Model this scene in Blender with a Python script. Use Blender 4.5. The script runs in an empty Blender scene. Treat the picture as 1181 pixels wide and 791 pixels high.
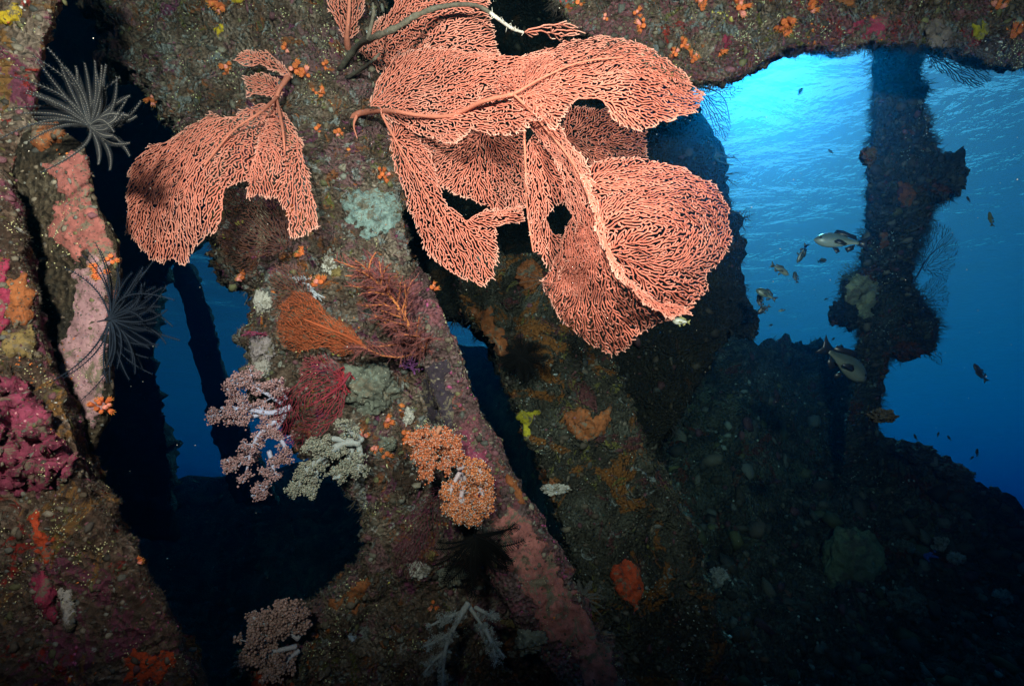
import bpy, math, random, heapq
import numpy as np
from mathutils import Vector, Matrix, Euler
from mathutils.bvhtree import BVHTree
from mathutils.geometry import delaunay_2d_cdt
random.seed(7); RNG = np.random.default_rng(11)
sc = bpy.context.scene
rad = math.radians

# ---------------------------------------------------------------- camera, sky, sun, strobes, exposure
PITCH = rad(25)
cam = bpy.data.cameras.new('camera'); cam_o = bpy.data.objects.new('camera', cam)
sc.collection.objects.link(cam_o); sc.camera = cam_o
cam_o.rotation_euler = (math.pi/2 + PITCH, 0, 0)
cam.sensor_width = 36; cam.lens = 18; cam.clip_start = .02; cam.clip_end = 3000
R = np.array(cam_o.rotation_euler.to_matrix())

w = bpy.data.worlds.new('World'); sc.world = w; w.use_nodes = True
SUN_EL, SUN_AZ = rad(48), rad(35.5)
bg = w.node_tree.nodes['Background']
sky = w.node_tree.nodes.new('ShaderNodeTexSky'); sky.sky_type = 'NISHITA'; sky.sun_disc = False
sky.sun_elevation = SUN_EL; sky.sun_rotation = SUN_AZ
w.node_tree.links.new(sky.outputs[0], bg.inputs[0]); bg.inputs[1].default_value = .08
sun = bpy.data.lights.new('sun', 'SUN'); sun.energy = 5; sun.angle = rad(.5); sun.color = (1, .97, .92)
sun_o = bpy.data.objects.new('sun', sun); sc.collection.objects.link(sun_o)
sun_o.rotation_euler = Vector((math.sin(SUN_AZ)*math.cos(SUN_EL), math.cos(SUN_AZ)*math.cos(SUN_EL), math.sin(SUN_EL))).to_track_quat('Z', 'Y').to_euler()

CX, CY, F = 590.5, 395.5, 590.5
def P(px, py, d):
    """pixel of the photograph + distance along the view axis -> world point(s)"""
    px, py, d = np.broadcast_arrays(np.asarray(px, float), np.asarray(py, float), np.asarray(d, float))
    v = np.stack([(px-CX)/F*d, -(py-CY)/F*d, -d], -1)
    return v @ R.T

def strobe(pos, aim, energy, cone, col=(1, .93, .84)):
    l = bpy.data.lights.new('camera_strobe', 'SPOT'); l.energy = energy; l.spot_size = rad(cone); l.spot_blend = 1
    l.shadow_soft_size = .05; l.color = col
    o = bpy.data.objects.new('camera_strobe', l); sc.collection.objects.link(o)
    p = Vector(R @ np.array(pos)); o.location = p
    o.rotation_euler = (p - Vector(P(*aim))).to_track_quat('Z', 'Y').to_euler()
strobe((-.26, .6, .40), (360, 130, 1.9), 650, 100, (1, .72, .59))     # the photographer's two flash heads, on arms beside the camera
strobe((.75, .65, .35), (800, 110, 1.9), 540, 100, (1, .72, .59))

sc.view_settings.view_transform = 'Standard'; sc.view_settings.look = 'None'
sc.view_settings.exposure = 0; sc.view_settings.gamma = 1
sc.cycles.use_denoising = True; sc.cycles.volume_bounces = 2; sc.cycles.max_bounces = 8
sc.cycles.transparent_max_bounces = 16; sc.cycles.caustics_refractive = True

# ---------------------------------------------------------------- noise
def _h(i, j, k, s):
    n = (i.astype(np.int64)*374761393 + j.astype(np.int64)*668265263 + k.astype(np.int64)*2147483647 + s*974634777) & 0xffffffff
    n = ((n ^ (n >> 13))*1274126177) & 0xffffffff
    n = ((n ^ (n >> 16))*2246822519) & 0xffffffff
    return ((n ^ (n >> 15)) & 0xffffff)/float(0xffffff)
def vnoise(p, s=0):
    i = np.floor(p); f = p - i; u = f*f*(3-2*f); i = i.astype(np.int64)
    r = 0
    for a in (0, 1):
        for b in (0, 1):
            for c in (0, 1):
                wgt = (u[:, 0] if a else 1-u[:, 0])*(u[:, 1] if b else 1-u[:, 1])*(u[:, 2] if c else 1-u[:, 2])
                r = r + wgt*_h(i[:, 0]+a, i[:, 1]+b, i[:, 2]+c, s)
    return r*2-1
def fbm(p, f=1, o=4, s=0):
    r = 0; a = 1; t = 0
    for k in range(o):
        r = r + a*vnoise(p*f + k*17.3, s+k); t += a; a *= .5; f *= 2.03
    return r/t

# ---------------------------------------------------------------- mesh helpers
def mk(name, V, Fc, mat, parent=None, col=None, smooth=True, attr=None):
    """one mesh object from vertex array and a face array (or a list of face arrays)"""
    V = np.asarray(V, np.float32)
    Fl = Fc if isinstance(Fc, list) else [Fc]
    Fl = [np.asarray(f, np.int32) for f in Fl if len(f)]
    me = bpy.data.meshes.new(name)
    me.vertices.add(len(V)); me.vertices.foreach_set('co', V.ravel())
    loops = np.concatenate([f.ravel() for f in Fl]); tot = np.concatenate([np.full(len(f), f.shape[1], np.int32) for f in Fl])
    st = np.concatenate([[0], np.cumsum(tot)[:-1]]).astype(np.int32)
    me.loops.add(len(loops)); me.loops.foreach_set('vertex_index', loops)
    me.polygons.add(len(tot)); me.polygons.foreach_set('loop_start', st); me.polygons.foreach_set('loop_total', tot)
    if smooth: me.polygons.foreach_set('use_smooth', np.ones(len(tot), bool))
    me.update(calc_edges=True); me.validate()
    if col is not None:
        a = me.color_attributes.new('Col', 'FLOAT_COLOR', 'POINT')
        c = np.ones((len(V), 4), np.float32); c[:, :3] = col; a.data.foreach_set('color', c.ravel())
    if attr is not None:
        a = me.attributes.new('tip', 'FLOAT', 'POINT'); a.data.foreach_set('value', np.asarray(attr, np.float32))
    me.materials.append(mat)
    o = bpy.data.objects.new(name, me); sc.collection.objects.link(o)
    if parent is not None:
        o.parent = parent; o.matrix_parent_inverse = Matrix.Translation(-parent.location) if parent.type == 'EMPTY' else Matrix()
    return o
def tag(o, label=None, cat=None, group=None, kind=None):
    if label: o['label'] = label
    if cat: o['category'] = cat
    if group: o['group'] = group
    if kind: o['kind'] = kind
    return o
def thing(name, loc, label, cat, group=None):
    o = bpy.data.objects.new(name, None); sc.collection.objects.link(o); o.location = Vector(loc)
    o.empty_display_size = .05
    return tag(o, label, cat, group)
class MB:
    """collects tri/quad pieces with colours into one mesh"""
    def __init__(s): s.V = []; s.Q = []; s.T = []; s.C = []; s.A = []; s.n = 0
    def add(s, V, Q=None, T=None, col=(1, 1, 1), a=None):
        V = np.asarray(V, float)
        if Q is not None and len(Q): s.Q.append(np.asarray(Q)+s.n)
        if T is not None and len(T): s.T.append(np.asarray(T)+s.n)
        s.V.append(V); s.C.append(np.broadcast_to(np.asarray(col, float), (len(V), 3)))
        s.A.append(np.zeros(len(V)) if a is None else np.broadcast_to(a, (len(V),))); s.n += len(V)
    def build(s, name, mat, parent=None, smooth=True):
        Fs = []
        if s.Q: Fs.append(np.concatenate(s.Q))
        if s.T: Fs.append(np.concatenate(s.T))
        return mk(name, np.concatenate(s.V), Fs, mat, parent, np.concatenate(s.C), smooth, np.concatenate(s.A))
def frames(D):
    D = D/np.maximum(np.linalg.norm(D, axis=-1, keepdims=True), 1e-9)
    up = np.where(np.abs(D[:, 2:3]) > .9, np.array([[1., 0, 0]]), np.array([[0, 0, 1.]]))
    A = np.cross(D, up); A /= np.maximum(np.linalg.norm(A, axis=-1, keepdims=True), 1e-9)
    return D, A, np.cross(D, A)
def segs(mb, p0, p1, r0, r1, n=5, col=(1, 1, 1), a0=0, a1=0):
    """many separate tapered prisms at once (each edge of a network)"""
    p0 = np.asarray(p0); p1 = np.asarray(p1); m = len(p0)
    if m == 0: return
    D, A, B = frames(p1-p0); th = np.arange(n)*2*math.pi/n
    ring = np.cos(th)[None, :, None]*A[:, None] + np.sin(th)[None, :, None]*B[:, None]
    r0 = np.broadcast_to(r0, (m,)); r1 = np.broadcast_to(r1, (m,))
    e0 = p0 - D*r0[:, None]*.5; e1 = p1 + D*r1[:, None]*.5
    V = np.concatenate([e0[:, None]+ring*r0[:, None, None], e1[:, None]+ring*r1[:, None, None], (e1+D*r1[:, None]*.8)[:, None]], 1)
    k = 2*n+1; base = (np.arange(m)*k)[:, None]
    i = np.arange(n); j = (i+1) % n
    Q = np.stack([i, j, j+n, i+n], -1)[None] + base[..., None]
    T = np.stack([i+n, j+n, np.full(n, 2*n)], -1)[None] + base[..., None]
    a = np.concatenate([np.repeat(np.broadcast_to(a0, (m,))[:, None], n, 1), np.repeat(np.broadcast_to(a1, (m,))[:, None], n+1, 1)], 1)
    c = np.asarray(col, float)
    c = np.repeat(c[:, None], k, 1).reshape(-1, 3) if c.ndim == 2 else c
    mb.add(V.reshape(-1, 3), Q.reshape(-1, 4), T.reshape(-1, 3), c, a.reshape(-1))
def tube(mb, pts, r, n=8, col=(1, 1, 1), a=None, cap=True, wob=0):
    pts = np.asarray(pts, float); m = len(pts); r = np.broadcast_to(r, (m,)).astype(float)
    T = np.gradient(pts, axis=0); D, A, B = frames(T)
    for i in range(1, m):                                   # parallel transport
        x = A[i-1] - D[i]*np.dot(A[i-1], D[i]); x /= max(np.linalg.norm(x), 1e-9); A[i] = x; B[i] = np.cross(D[i], x)
    th = np.arange(n)*2*math.pi/n
    rr = np.repeat(r[:, None], n, 1)
    if wob: rr = rr*(1+wob*RNG.uniform(-1, 1, rr.shape))
    V = pts[:, None] + (np.cos(th)[None, :, None]*A[:, None] + np.sin(th)[None, :, None]*B[:, None])*rr[..., None]
    V = V.reshape(-1, 3); i = np.arange(m-1)[:, None]*n; k = np.arange(n)[None]; k2 = (k+1) % n
    Q = np.stack([i+k, i+k2, i+n+k2, i+n+k], -1).reshape(-1, 4)
    Tt = None
    if cap:
        V = np.concatenate([V, [pts[0]-D[0]*r[0]*.4, pts[-1]+D[-1]*r[-1]*.6]]); kk = np.arange(n)
        Tt = np.concatenate([np.stack([(kk+1) % n, kk, np.full(n, m*n)], -1), np.stack([(m-1)*n+kk, (m-1)*n+(kk+1) % n, np.full(n, m*n+1)], -1)])
    av = None
    if a is not None:
        av = np.repeat(np.broadcast_to(a, (m,)), n)
        if cap: av = np.concatenate([av, [av[0], av[-1]]])
    mb.add(V, Q, Tt, col, av)
def spline(pts, n=24):
    """Catmull-Rom through control points"""
    p = np.asarray(pts, float); q = np.vstack([2*p[0]-p[1], p, 2*p[-1]-p[-2]]); out = []
    m = len(p)-1
    for t in np.linspace(0, m-1e-6, n):
        i = int(t); f = t-i; a, b, c, d = q[i], q[i+1], q[i+2], q[i+3]
        out.append(.5*((2*b)+(c-a)*f+(2*a-5*b+4*c-d)*f*f+(3*b-a-3*c+d)*f**3))
    return np.array(out)
def _ico(sub=1):
    import bmesh
    b = bmesh.new(); bmesh.ops.create_icosphere(b, subdivisions=sub, radius=1)
    V = np.array([v.co[:] for v in b.verts]); T = np.array([[v.index for v in f.verts] for f in b.faces]); b.free()
    return V, T
ICO1, ICO2, ICO3 = _ico(1), _ico(2), _ico(5)
def blobs(mb, pos, nrm, r, col, flat=.75, ico=ICO1, jit=.25, a=0):
    """many little lumps at once, squashed along the surface normal"""
    pos = np.asarray(pos); m = len(pos)
    if m == 0: return
    D, A, B = frames(np.asarray(nrm, float)); V0, T0 = ico; k = len(V0)
    r = np.broadcast_to(r, (m,))[:, None, None]
    V = V0[None]*(1+RNG.uniform(-jit, jit, (m, k, 1)))
    sx = RNG.uniform(.75, 1.3, (m, 1, 1)); 
    W = (V[..., 0:1]*A[:, None]*sx + V[..., 1:2]*B[:, None]/sx + V[..., 2:3]*D[:, None]*flat)*r + pos[:, None]
    T = (T0[None] + (np.arange(m)*k)[:, None, None]).reshape(-1, 3)
    c = np.asarray(col, float); c = np.repeat(c[:, None], k, 1).reshape(-1, 3) if c.ndim == 2 else c
    mb.add(W.reshape(-1, 3), None, T, c, a)

# ---------------------------------------------------------------- 2-D helpers
def inside(poly, X, Y):
    x, y = np.asarray(poly, float).T; r = np.zeros(X.shape, bool); n = len(x); j = n-1
    for i in range(n):
        c = ((y[i] > Y) != (y[j] > Y)) & (X < (x[j]-x[i])*(Y-y[i])/((y[j]-y[i]) or 1e-9)+x[i]); r ^= c; j = i
    return r
def edge_dist(poly, X, Y):
    p = np.asarray(poly, float); d = np.full(X.shape, 1e9)
    for i in range(len(p)):
        a, b = p[i-1], p[i]; ab = b-a; t = np.clip(((X-a[0])*ab[0]+(Y-a[1])*ab[1])/max(ab@ab, 1e-9), 0, 1)
        d = np.minimum(d, np.hypot(X-a[0]-t*ab[0], Y-a[1]-t*ab[1]))
    return d
def tps(ctrl):
    """smooth depth sheet through (px, py, depth) control points"""
    c = np.asarray(ctrl, float); n = len(c); xy = c[:, :2]/100
    if n < 3: m = c[:, 2].mean(); return lambda X, Y: np.full(np.shape(X), m)
    def U(r2): return np.where(r2 > 1e-9, .5*r2*np.log(np.maximum(r2, 1e-9)), 0)
    K = U(((xy[:, None]-xy[None])**2).sum(-1)) + np.eye(n)*.02; Pm = np.c_[np.ones(n), xy]
    A = np.block([[K, Pm], [Pm.T, np.zeros((3, 3))]]); s = np.linalg.lstsq(A, np.r_[c[:, 2], 0, 0, 0], rcond=None)[0]
    def f(X, Y):
        q = np.stack([np.ravel(X), np.ravel(Y)], -1)/100
        v = U(((q[:, None]-xy[None])**2).sum(-1)) @ s[:n] + s[n] + q @ s[n+1:]
        return v.reshape(np.shape(X))
    return f

# ---------------------------------------------------------------- materials
def newmat(name):
    m = bpy.data.materials.new(name); m.use_nodes = True; t = m.node_tree; t.nodes.clear()
    o = t.nodes.new('ShaderNodeOutputMaterial'); return m, t, o
def N(t, kind, **kw):
    n = t.nodes.new('ShaderNode'+kind)
    for k, v in kw.items():
        if k in n.inputs: n.inputs[k].default_value = v
        else: setattr(n, k, v)
    return n
def ramp(t, src, stops, lo='LINEAR'):
    r = t.nodes.new('ShaderNodeValToRGB'); e = r.color_ramp; e.interpolation = lo
    while len(e.elements) < len(stops): e.elements.new(.5)
    for el, (p, c) in zip(e.elements, stops): el.position = p; el.color = (*c, 1) if len(c) == 3 else c
    t.links.new(src, r.inputs[0]); return r.outputs[0]
def mixc(t, f, a, b, mode='MIX'):
    n = t.nodes.new('ShaderNodeMix'); n.data_type = 'RGBA'; n.blend_type = mode
    for s, v in ((0, f), (6, a), (7, b)):
        if hasattr(v, 'links') or hasattr(v, 'is_output'): t.links.new(v, n.inputs[s])
        else: n.inputs[s].default_value = (*v, 1) if isinstance(v, tuple) and len(v) == 3 else v
    return n.outputs[2]
def noise_n(t, vec, scale, det=5, rough=.6, dist=0):
    n = N(t, 'TexNoise', Scale=scale, Detail=det, Roughness=rough, Distortion=dist); t.links.new(vec, n.inputs['Vector']); return n.outputs[0]
def encrusted(name, base, patches, speck=(.5, .48, .36), scale=1, spk=.5, bump=1):
    """wreck steel under years of growth: base tones, colour patches, pale specks, knobbly relief"""
    m, t, out = newmat(name); b = N(t, 'BsdfPrincipled', Roughness=.9); b.inputs['Specular IOR Level'].default_value = .15
    tc = N(t, 'TexCoord').outputs['Object']
    off = N(t, 'Mapping'); off.inputs['Location'].default_value = [random.uniform(-9, 9) for _ in range(3)]; t.links.new(tc, off.inputs[0]); v = off.outputs[0]
    c = ramp(t, noise_n(t, v, 4*scale, 8, .72, .6), [(.3, base[0]), (.43, base[1]), (.52, base[2]), (.62, base[3]), (.72, base[1])])
    fine = noise_n(t, v, 46*scale, 6, .75)
    c = mixc(t, ramp(t, fine, [(.35, (0, 0, 0)), (.65, (1, 1, 1))]), mixc(t, 1.0, c, (.35, .33, .3), 'MULTIPLY'), c)
    for k, (pc, sc_, th) in enumerate(patches):
        mp = N(t, 'Mapping'); mp.inputs['Location'].default_value = (k*3.7+1, k*1.9, k*5.1); t.links.new(v, mp.inputs[0])
        f = ramp(t, noise_n(t, mp.outputs[0], sc_*scale, 7, .68, 1.2), [(th, (0, 0, 0)), (th+.03, (1, 1, 1))])
        c = mixc(t, f, c, mixc(t, fine, tuple(x*.45 for x in pc), pc))
    vo = N(t, 'TexVoronoi', Scale=150*scale); t.links.new(v, vo.inputs['Vector'])
    dots = ramp(t, vo.outputs['Distance'], [(.16, (1, 1, 1)), (.3, (0, 0, 0))])
    msk = ramp(t, noise_n(t, v, 7*scale, 5, .7), [(.62-.05*spk, (0, 0, 0)), (.70-.05*spk, (1, 1, 1))])
    c = mixc(t, mixc(t, 1.0, dots, msk, 'MULTIPLY'), c, speck)
    t.links.new(c, b.inputs['Base Color'])
    vb = N(t, 'TexVoronoi', Scale=60*scale); t.links.new(v, vb.inputs['Vector'])
    h = N(t, 'Math', operation='ADD'); t.links.new(noise_n(t, v, 28*scale, 8, .75), h.inputs[0]); t.links.new(vb.outputs['Distance'], h.inputs[1])
    bp = N(t, 'Bump', Strength=1.0*bump, Distance=.045); t.links.new(h.outputs[0], bp.inputs['Height']); t.links.new(bp.outputs[0], b.inputs['Normal'])
    t.links.new(b.outputs[0], out.inputs[0]); return m
def plain(name, col, rough=.7, var=.4, scale=60, bump=.3, pores=None, spec=.25, dist=.004, brk=0):
    m, t, out = newmat(name); b = N(t, 'BsdfPrincipled', Roughness=rough); b.inputs['Specular IOR Level'].default_value = spec
    tc = N(t, 'TexCoord').outputs['Object']; n = noise_n(t, tc, scale, 6, .65)
    n2 = noise_n(t, tc, scale*.15, 4, .6)
    c = mixc(t, ramp(t, n, [(.35, (0, 0, 0)), (.65, (1, 1, 1))]), tuple(x*(1-var) for x in col), col)
    c = mixc(t, ramp(t, n2, [(.4, (0, 0, 0)), (.6, (1, 1, 1))]), mixc(t, 1.0, c, (.72, .68, .7), 'MULTIPLY'), c)
    if brk:
        n3 = noise_n(t, tc, scale*.35, 9, .78, .8); c = mixc(t, ramp(t, n3, [(.49+.08*(1-brk), (0, 0, 0)), (.53+.08*(1-brk), (1, 1, 1))]), c, mixc(t, n, (.05, .04, .03), (.2, .16, .11)))
    if pores:
        vo = N(t, 'TexVoronoi', Scale=scale*1.6); t.links.new(tc, vo.inputs['Vector'])
        c = mixc(t, ramp(t, vo.outputs['Distance'], [(.12, (1, 1, 1)), (.2, (0, 0, 0))]), c, pores)
    t.links.new(c, b.inputs['Base Color'])
    bp = N(t, 'Bump', Strength=bump, Distance=dist); t.links.new(n, bp.inputs['Height']); t.links.new(bp.outputs[0], b.inputs['Normal'])
    t.links.new(b.outputs[0], out.inputs[0]); return m
def vcol(name, rough=.75, var=.35, scale=180, sub=0, spec=.25):
    """per-piece colours stored on the mesh"""
    m, t, out = newmat(name); b = N(t, 'BsdfPrincipled', Roughness=rough); b.inputs['Specular IOR Level'].default_value = spec
    a = N(t, 'VertexColor', layer_name='Col').outputs[0]; tc = N(t, 'TexCoord').outputs['Object']
    c = mixc(t, ramp(t, noise_n(t, tc, scale, 4), [(.35, (0, 0, 0)), (.65, (1, 1, 1))]), mixc(t, 1.0, a, (1-var,)*3, 'MULTIPLY'), a)
    if sub: b.inputs['Subsurface Weight'].default_value = sub; b.inputs['Subsurface Radius'].default_value = (1, .6, .5); b.inputs['Subsurface Scale'].default_value = .008
    t.links.new(c, b.inputs['Base Color']); t.links.new(b.outputs[0], out.inputs[0]); return m
def fanmat(name, col, tip, var=.25):
    """sea fan skin: paler towards the growing tips"""
    m, t, out = newmat(name); b = N(t, 'BsdfPrincipled', Roughness=.8); b.inputs['Specular IOR Level'].default_value = .2
    at = N(t, 'Attribute', attribute_name='tip').outputs['Fac']; tc = N(t, 'TexCoord').outputs['Object']
    c = mixc(t, ramp(t, noise_n(t, tc, 9, 5, .6), [(.38, (0, 0, 0)), (.62, (1, 1, 1))]), tuple(x*(1-var) for x in col), col)
    c = mixc(t, at, c, tip)
    c = mixc(t, ramp(t, noise_n(t, tc, 260, 3, .6), [(.3, (0, 0, 0)), (.6, (1, 1, 1))]), mixc(t, 1.0, c, (.72, .7, .7), 'MULTIPLY'), c)
    t.links.new(c, b.inputs['Base Color'])
    bp = N(t, 'Bump', Strength=.4, Distance=.002); t.links.new(noise_n(t, tc, 300, 3, .6), bp.inputs['Height']); t.links.new(bp.outputs[0], b.inputs['Normal'])
    t.links.new(b.outputs[0], out.inputs[0]); return m

BR = [(.035, .024, .02), (.14, .085, .06), (.25, .165, .12), (.44, .34, .27)]
PUR, ORA, RED, SAL, OLI, GRY, WHI = (.22, .06, .12), (.5, .14, .03), (.4, .04, .03), (.42, .14, .11), (.2, .18, .05), (.25, .27, .27), (.55, .52, .48)
M_wall = encrusted('encrusted_steel', BR, [(OLI, 6, .6), ((.28, .14, .14), 3.5, .54), ((.33, .12, .05), 6, .58), (PUR, 5, .58), (ORA, 14, .62), ((.34, .34, .32), 8, .57), (WHI, 15, .63)])
M_left = encrusted('encrusted_steel_left', BR, [((.28, .08, .13), 4, .53), ((.36, .18, .06), 5, .54), (OLI, 7, .6), (RED, 9, .60), (WHI, 12, .63)], (.6, .55, .3))
M_rust = encrusted('encrusted_brown_steel', [(.03, .025, .02), (.06, .05, .035), (.11, .08, .05), (.16, .13, .09)], [(SAL, 4, .6), (OLI, 6, .62)], spk=.2)
M_top = encrusted('encrusted_top_beam', BR, [((.26, .10, .11), 4, .52), (OLI, 6, .58), (RED, 8, .60), (GRY, 9, .56), (ORA, 16, .63), (WHI, 14, .64)], (.5, .48, .3), spk=.7)
M_flange = encrusted('encrusted_flange', [(.06, .035, .035), (.16, .09, .09), (.24, .14, .14), (.34, .25, .24)], [((.36, .13, .15), 5, .52), (SAL, 6, .58), (GRY, 9, .63)], (.55, .52, .3), spk=.4)
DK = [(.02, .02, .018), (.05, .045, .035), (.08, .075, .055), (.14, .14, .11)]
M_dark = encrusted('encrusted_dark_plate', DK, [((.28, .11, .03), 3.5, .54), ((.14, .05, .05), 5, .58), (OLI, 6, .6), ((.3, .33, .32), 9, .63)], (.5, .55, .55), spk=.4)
M_black = encrusted('near_black_hull', [(.012,)*3, (.025,)*3, (.03, .028, .022), (.05, .045, .035)], [((.08, .04, .02), 3, .6)], spk=-1)  # near-black base tones with sparse brown patches
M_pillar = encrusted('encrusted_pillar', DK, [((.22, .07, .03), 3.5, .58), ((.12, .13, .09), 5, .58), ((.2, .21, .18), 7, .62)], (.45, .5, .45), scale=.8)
M_slope = encrusted('rubble_slope', [(.03, .028, .022), (.08, .07, .055), (.13, .12, .09), (.22, .21, .17)], [((.16, .17, .12), 2.5, .57), ((.2, .06, .04), 3, .58), ((.35, .37, .33), 6, .66)], (.5, .55, .5), scale=.7, spk=.5)
M_grow = vcol('growth')
M_fan = fanmat('coral_pink_skin', (.58, .165, .112), (.76, .43, .34), var=.2)
M_stem = fanmat('coral_stem_skin', (.55, .16, .10), (.66, .31, .22))

# ---------------------------------------------------------------- water: surface, haze, seabed
def water_surface():
    m, t, out = newmat('water_surface'); g = N(t, 'BsdfGlass', IOR=1.33, Roughness=0); tr = N(t, 'BsdfTransparent'); mx = N(t, 'MixShader'); mx.inputs[0].default_value = .35
    t.links.new(g.outputs[0], mx.inputs[1]); t.links.new(tr.outputs[0], mx.inputs[2]); t.links.new(mx.outputs[0], out.inputs[0])
    tc = N(t, 'TexCoord').outputs['Object']; mp = N(t, 'Mapping'); mp.inputs['Scale'].default_value = (.55, 1.15, 1); mp.inputs['Rotation'].default_value = (0, 0, rad(-28)); t.links.new(tc, mp.inputs[0])
    n = noise_n(t, mp.outputs[0], .9, 5, .55, .3); b = N(t, 'Bump', Strength=1, Distance=.33); t.links.new(n, b.inputs['Height']); t.links.new(b.outputs[0], g.inputs['Normal'])
    s = 180; k = 60; g_ = np.linspace(-s, s, k); X, Y = np.meshgrid(g_, g_); V = np.stack([X, Y, 9+.12*np.sin(X*.5+Y*.2)], -1).reshape(-1, 3)
    i = (np.arange(k-1)[:, None]*k+np.arange(k-1)).ravel(); Q = np.stack([i, i+1, i+k+1, i+k], -1)
    return tag(mk('water', V, Q, m), kind='structure')
water_surface()
SEABED_Z = -19
def seabed():
    k = 120; g_ = np.sign(np.linspace(-1, 1, k))*np.abs(np.linspace(-1, 1, k))**2*190; X, Y = np.meshgrid(g_, g_)
    V = np.stack([X, Y, X*0], -1).reshape(-1, 3); V[:, 2] = SEABED_Z + 1.2*fbm(V, .08, 4)
    i = (np.arange(k-1)[:, None]*k+np.arange(k-1)).ravel(); Q = np.stack([i, i+1, i+k+1, i+k], -1)
    tag(mk('seabed', V, Q, M_slope), kind='structure')
seabed()
def haze():
    m, t, out = newmat('sea_water'); v = N(t, 'VolumePrincipled', Density=.19, Anisotropy=.92)
    v.inputs['Color'].default_value = (0, .028, .068, 1); v.inputs['Absorption Color'].default_value = (.08, .65, .83, 1)
    t.links.new(v.outputs[0], out.inputs[1])
    s = 200; z0, z1 = SEABED_Z-2.6, 9.6
    V = [(x, y, z) for z in (z0, z1) for y in (-s, s) for x in (-s, s)]
    Q = [(0, 2, 3, 1), (4, 5, 7, 6), (0, 1, 5, 4), (2, 6, 7, 3), (0, 4, 6, 2), (1, 3, 7, 5)]
    tag(mk('haze', V, np.array(Q), m, smooth=False), kind='stuff')
haze()

# ---------------------------------------------------------------- wreck pieces
HOST = {}
def register(key, o):
    dg = bpy.context.evaluated_depsgraph_get(); HOST[key] = BVHTree.FromObject(o, dg)
def slab(name, key, poly, thick, mat, voxel, amp, label, cat, kind=None, group=None, freq=(2.5, 9, 30)):
    """outline with its own distance per corner, given real thickness, rounded and roughened"""
    p = np.asarray(poly, float); n = len(p)
    front = P(p[:, 0], p[:, 1], p[:, 2]); ax = R @ np.array([0, 0, -1.]); back = front*((p[:, 2]+thick)/p[:, 2])[:, None]*.985+(front.mean(0)*((p[:, 2].mean()+thick)/p[:, 2].mean()))*.015
    from mathutils.geometry import tessellate_polygon
    tri = tessellate_polygon([[Vector((a[0], a[1], 0)) for a in p]])
    V = np.concatenate([front, back]).tolist(); Fs = [tuple(t) for t in tri] + [tuple(i+n for i in t[::-1]) for t in tri]
    Fs += [(i, (i+1) % n, (i+1) % n+n, i+n) for i in range(n)]
    me = bpy.data.meshes.new(name); me.from_pydata(V, [], Fs); me.update()
    import bmesh
    bm = bmesh.new(); bm.from_mesh(me); bmesh.ops.recalc_face_normals(bm, faces=bm.faces); bm.to_mesh(me); bm.free()
    o = bpy.data.objects.new(name, me); sc.collection.objects.link(o)
    r = o.modifiers.new('r', 'REMESH'); r.mode = 'VOXEL'; r.voxel_size = voxel
    s = o.modifiers.new('s', 'SMOOTH'); s.iterations = 5; s.factor = .6
    dg = bpy.context.evaluated_depsgraph_get(); m2 = bpy.data.meshes.new_from_object(o.evaluated_get(dg)); o.modifiers.clear(); o.data = m2; m2.name = name
    k = len(m2.vertices); co = np.empty(k*3); m2.vertices.foreach_get('co', co); co = co.reshape(-1, 3)
    nr = np.empty(k*3); m2.vertices.foreach_get('normal', nr); nr = nr.reshape(-1, 3)
    sd = abs(hash(key)) % 1 + len(key)*7
    d = amp*(1.0*fbm(co, freq[0], 3, sd) + .65*fbm(co, freq[1], 4, sd+5) + .5*np.maximum(0, fbm(co, freq[2], 2, sd+9)-.1)*2)
    d += amp*.5*np.maximum(0, fbm(co, freq[1]*1.3, 2, sd+20)-.25)*2
    co = co + nr*d[:, None]; m2.vertices.foreach_set('co', co.ravel())
    m2.polygons.foreach_set('use_smooth', np.ones(len(m2.polygons), bool)); m2.materials.clear(); m2.materials.append(mat); m2.update()
    tag(o, label, cat, group, kind); register(key, o); return o

S1a = slab('wreck_beam', 's1a', [(-120, -90, 1.35), (64, -90, 1.4), (56, 10, 1.4), (42, 55, 1.4), (30, 120, 1.38), (18, 175, 1.35), (2, 235, 1.3), (-120, 320, 1.25)], .2, M_left, .011, .028,
    'upright encrusted wreck beam in the top left corner', 'wreck beam')
S1 = slab('wreck_beam', 's1', [(-160, 170, 1.1), (-20, 200, 1.15), (2, 208, 1.18), (12, 235, 1.18), (20, 290, 1.16), (38, 370, 1.14), (62, 440, 1.12), (88, 510, 1.1), (124, 590, 1.08), (168, 675, 1.05), (212, 755, 1.0), (290, 880, .95), (-160, 880, .9)], .22, M_left, .010, .03,
    'large slanting wreck beam at lower left, encrusted with purple and yellow growth', 'wreck beam')
S2 = slab('wreck_bracket', 's2', [(28, 150, 1.35), (60, 138, 1.35), (98, 165, 1.35), (108, 235, 1.32), (134, 280, 1.30), (134, 335, 1.30), (124, 395, 1.28), (128, 455, 1.26), (104, 520, 1.25), (60, 560, 1.25), (20, 420, 1.30), (0, 250, 1.35)], .12, M_rust, .011, .015,
    'narrow brown wreck plate with pink crusts, right of the left beam', 'wreck plate')
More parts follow.
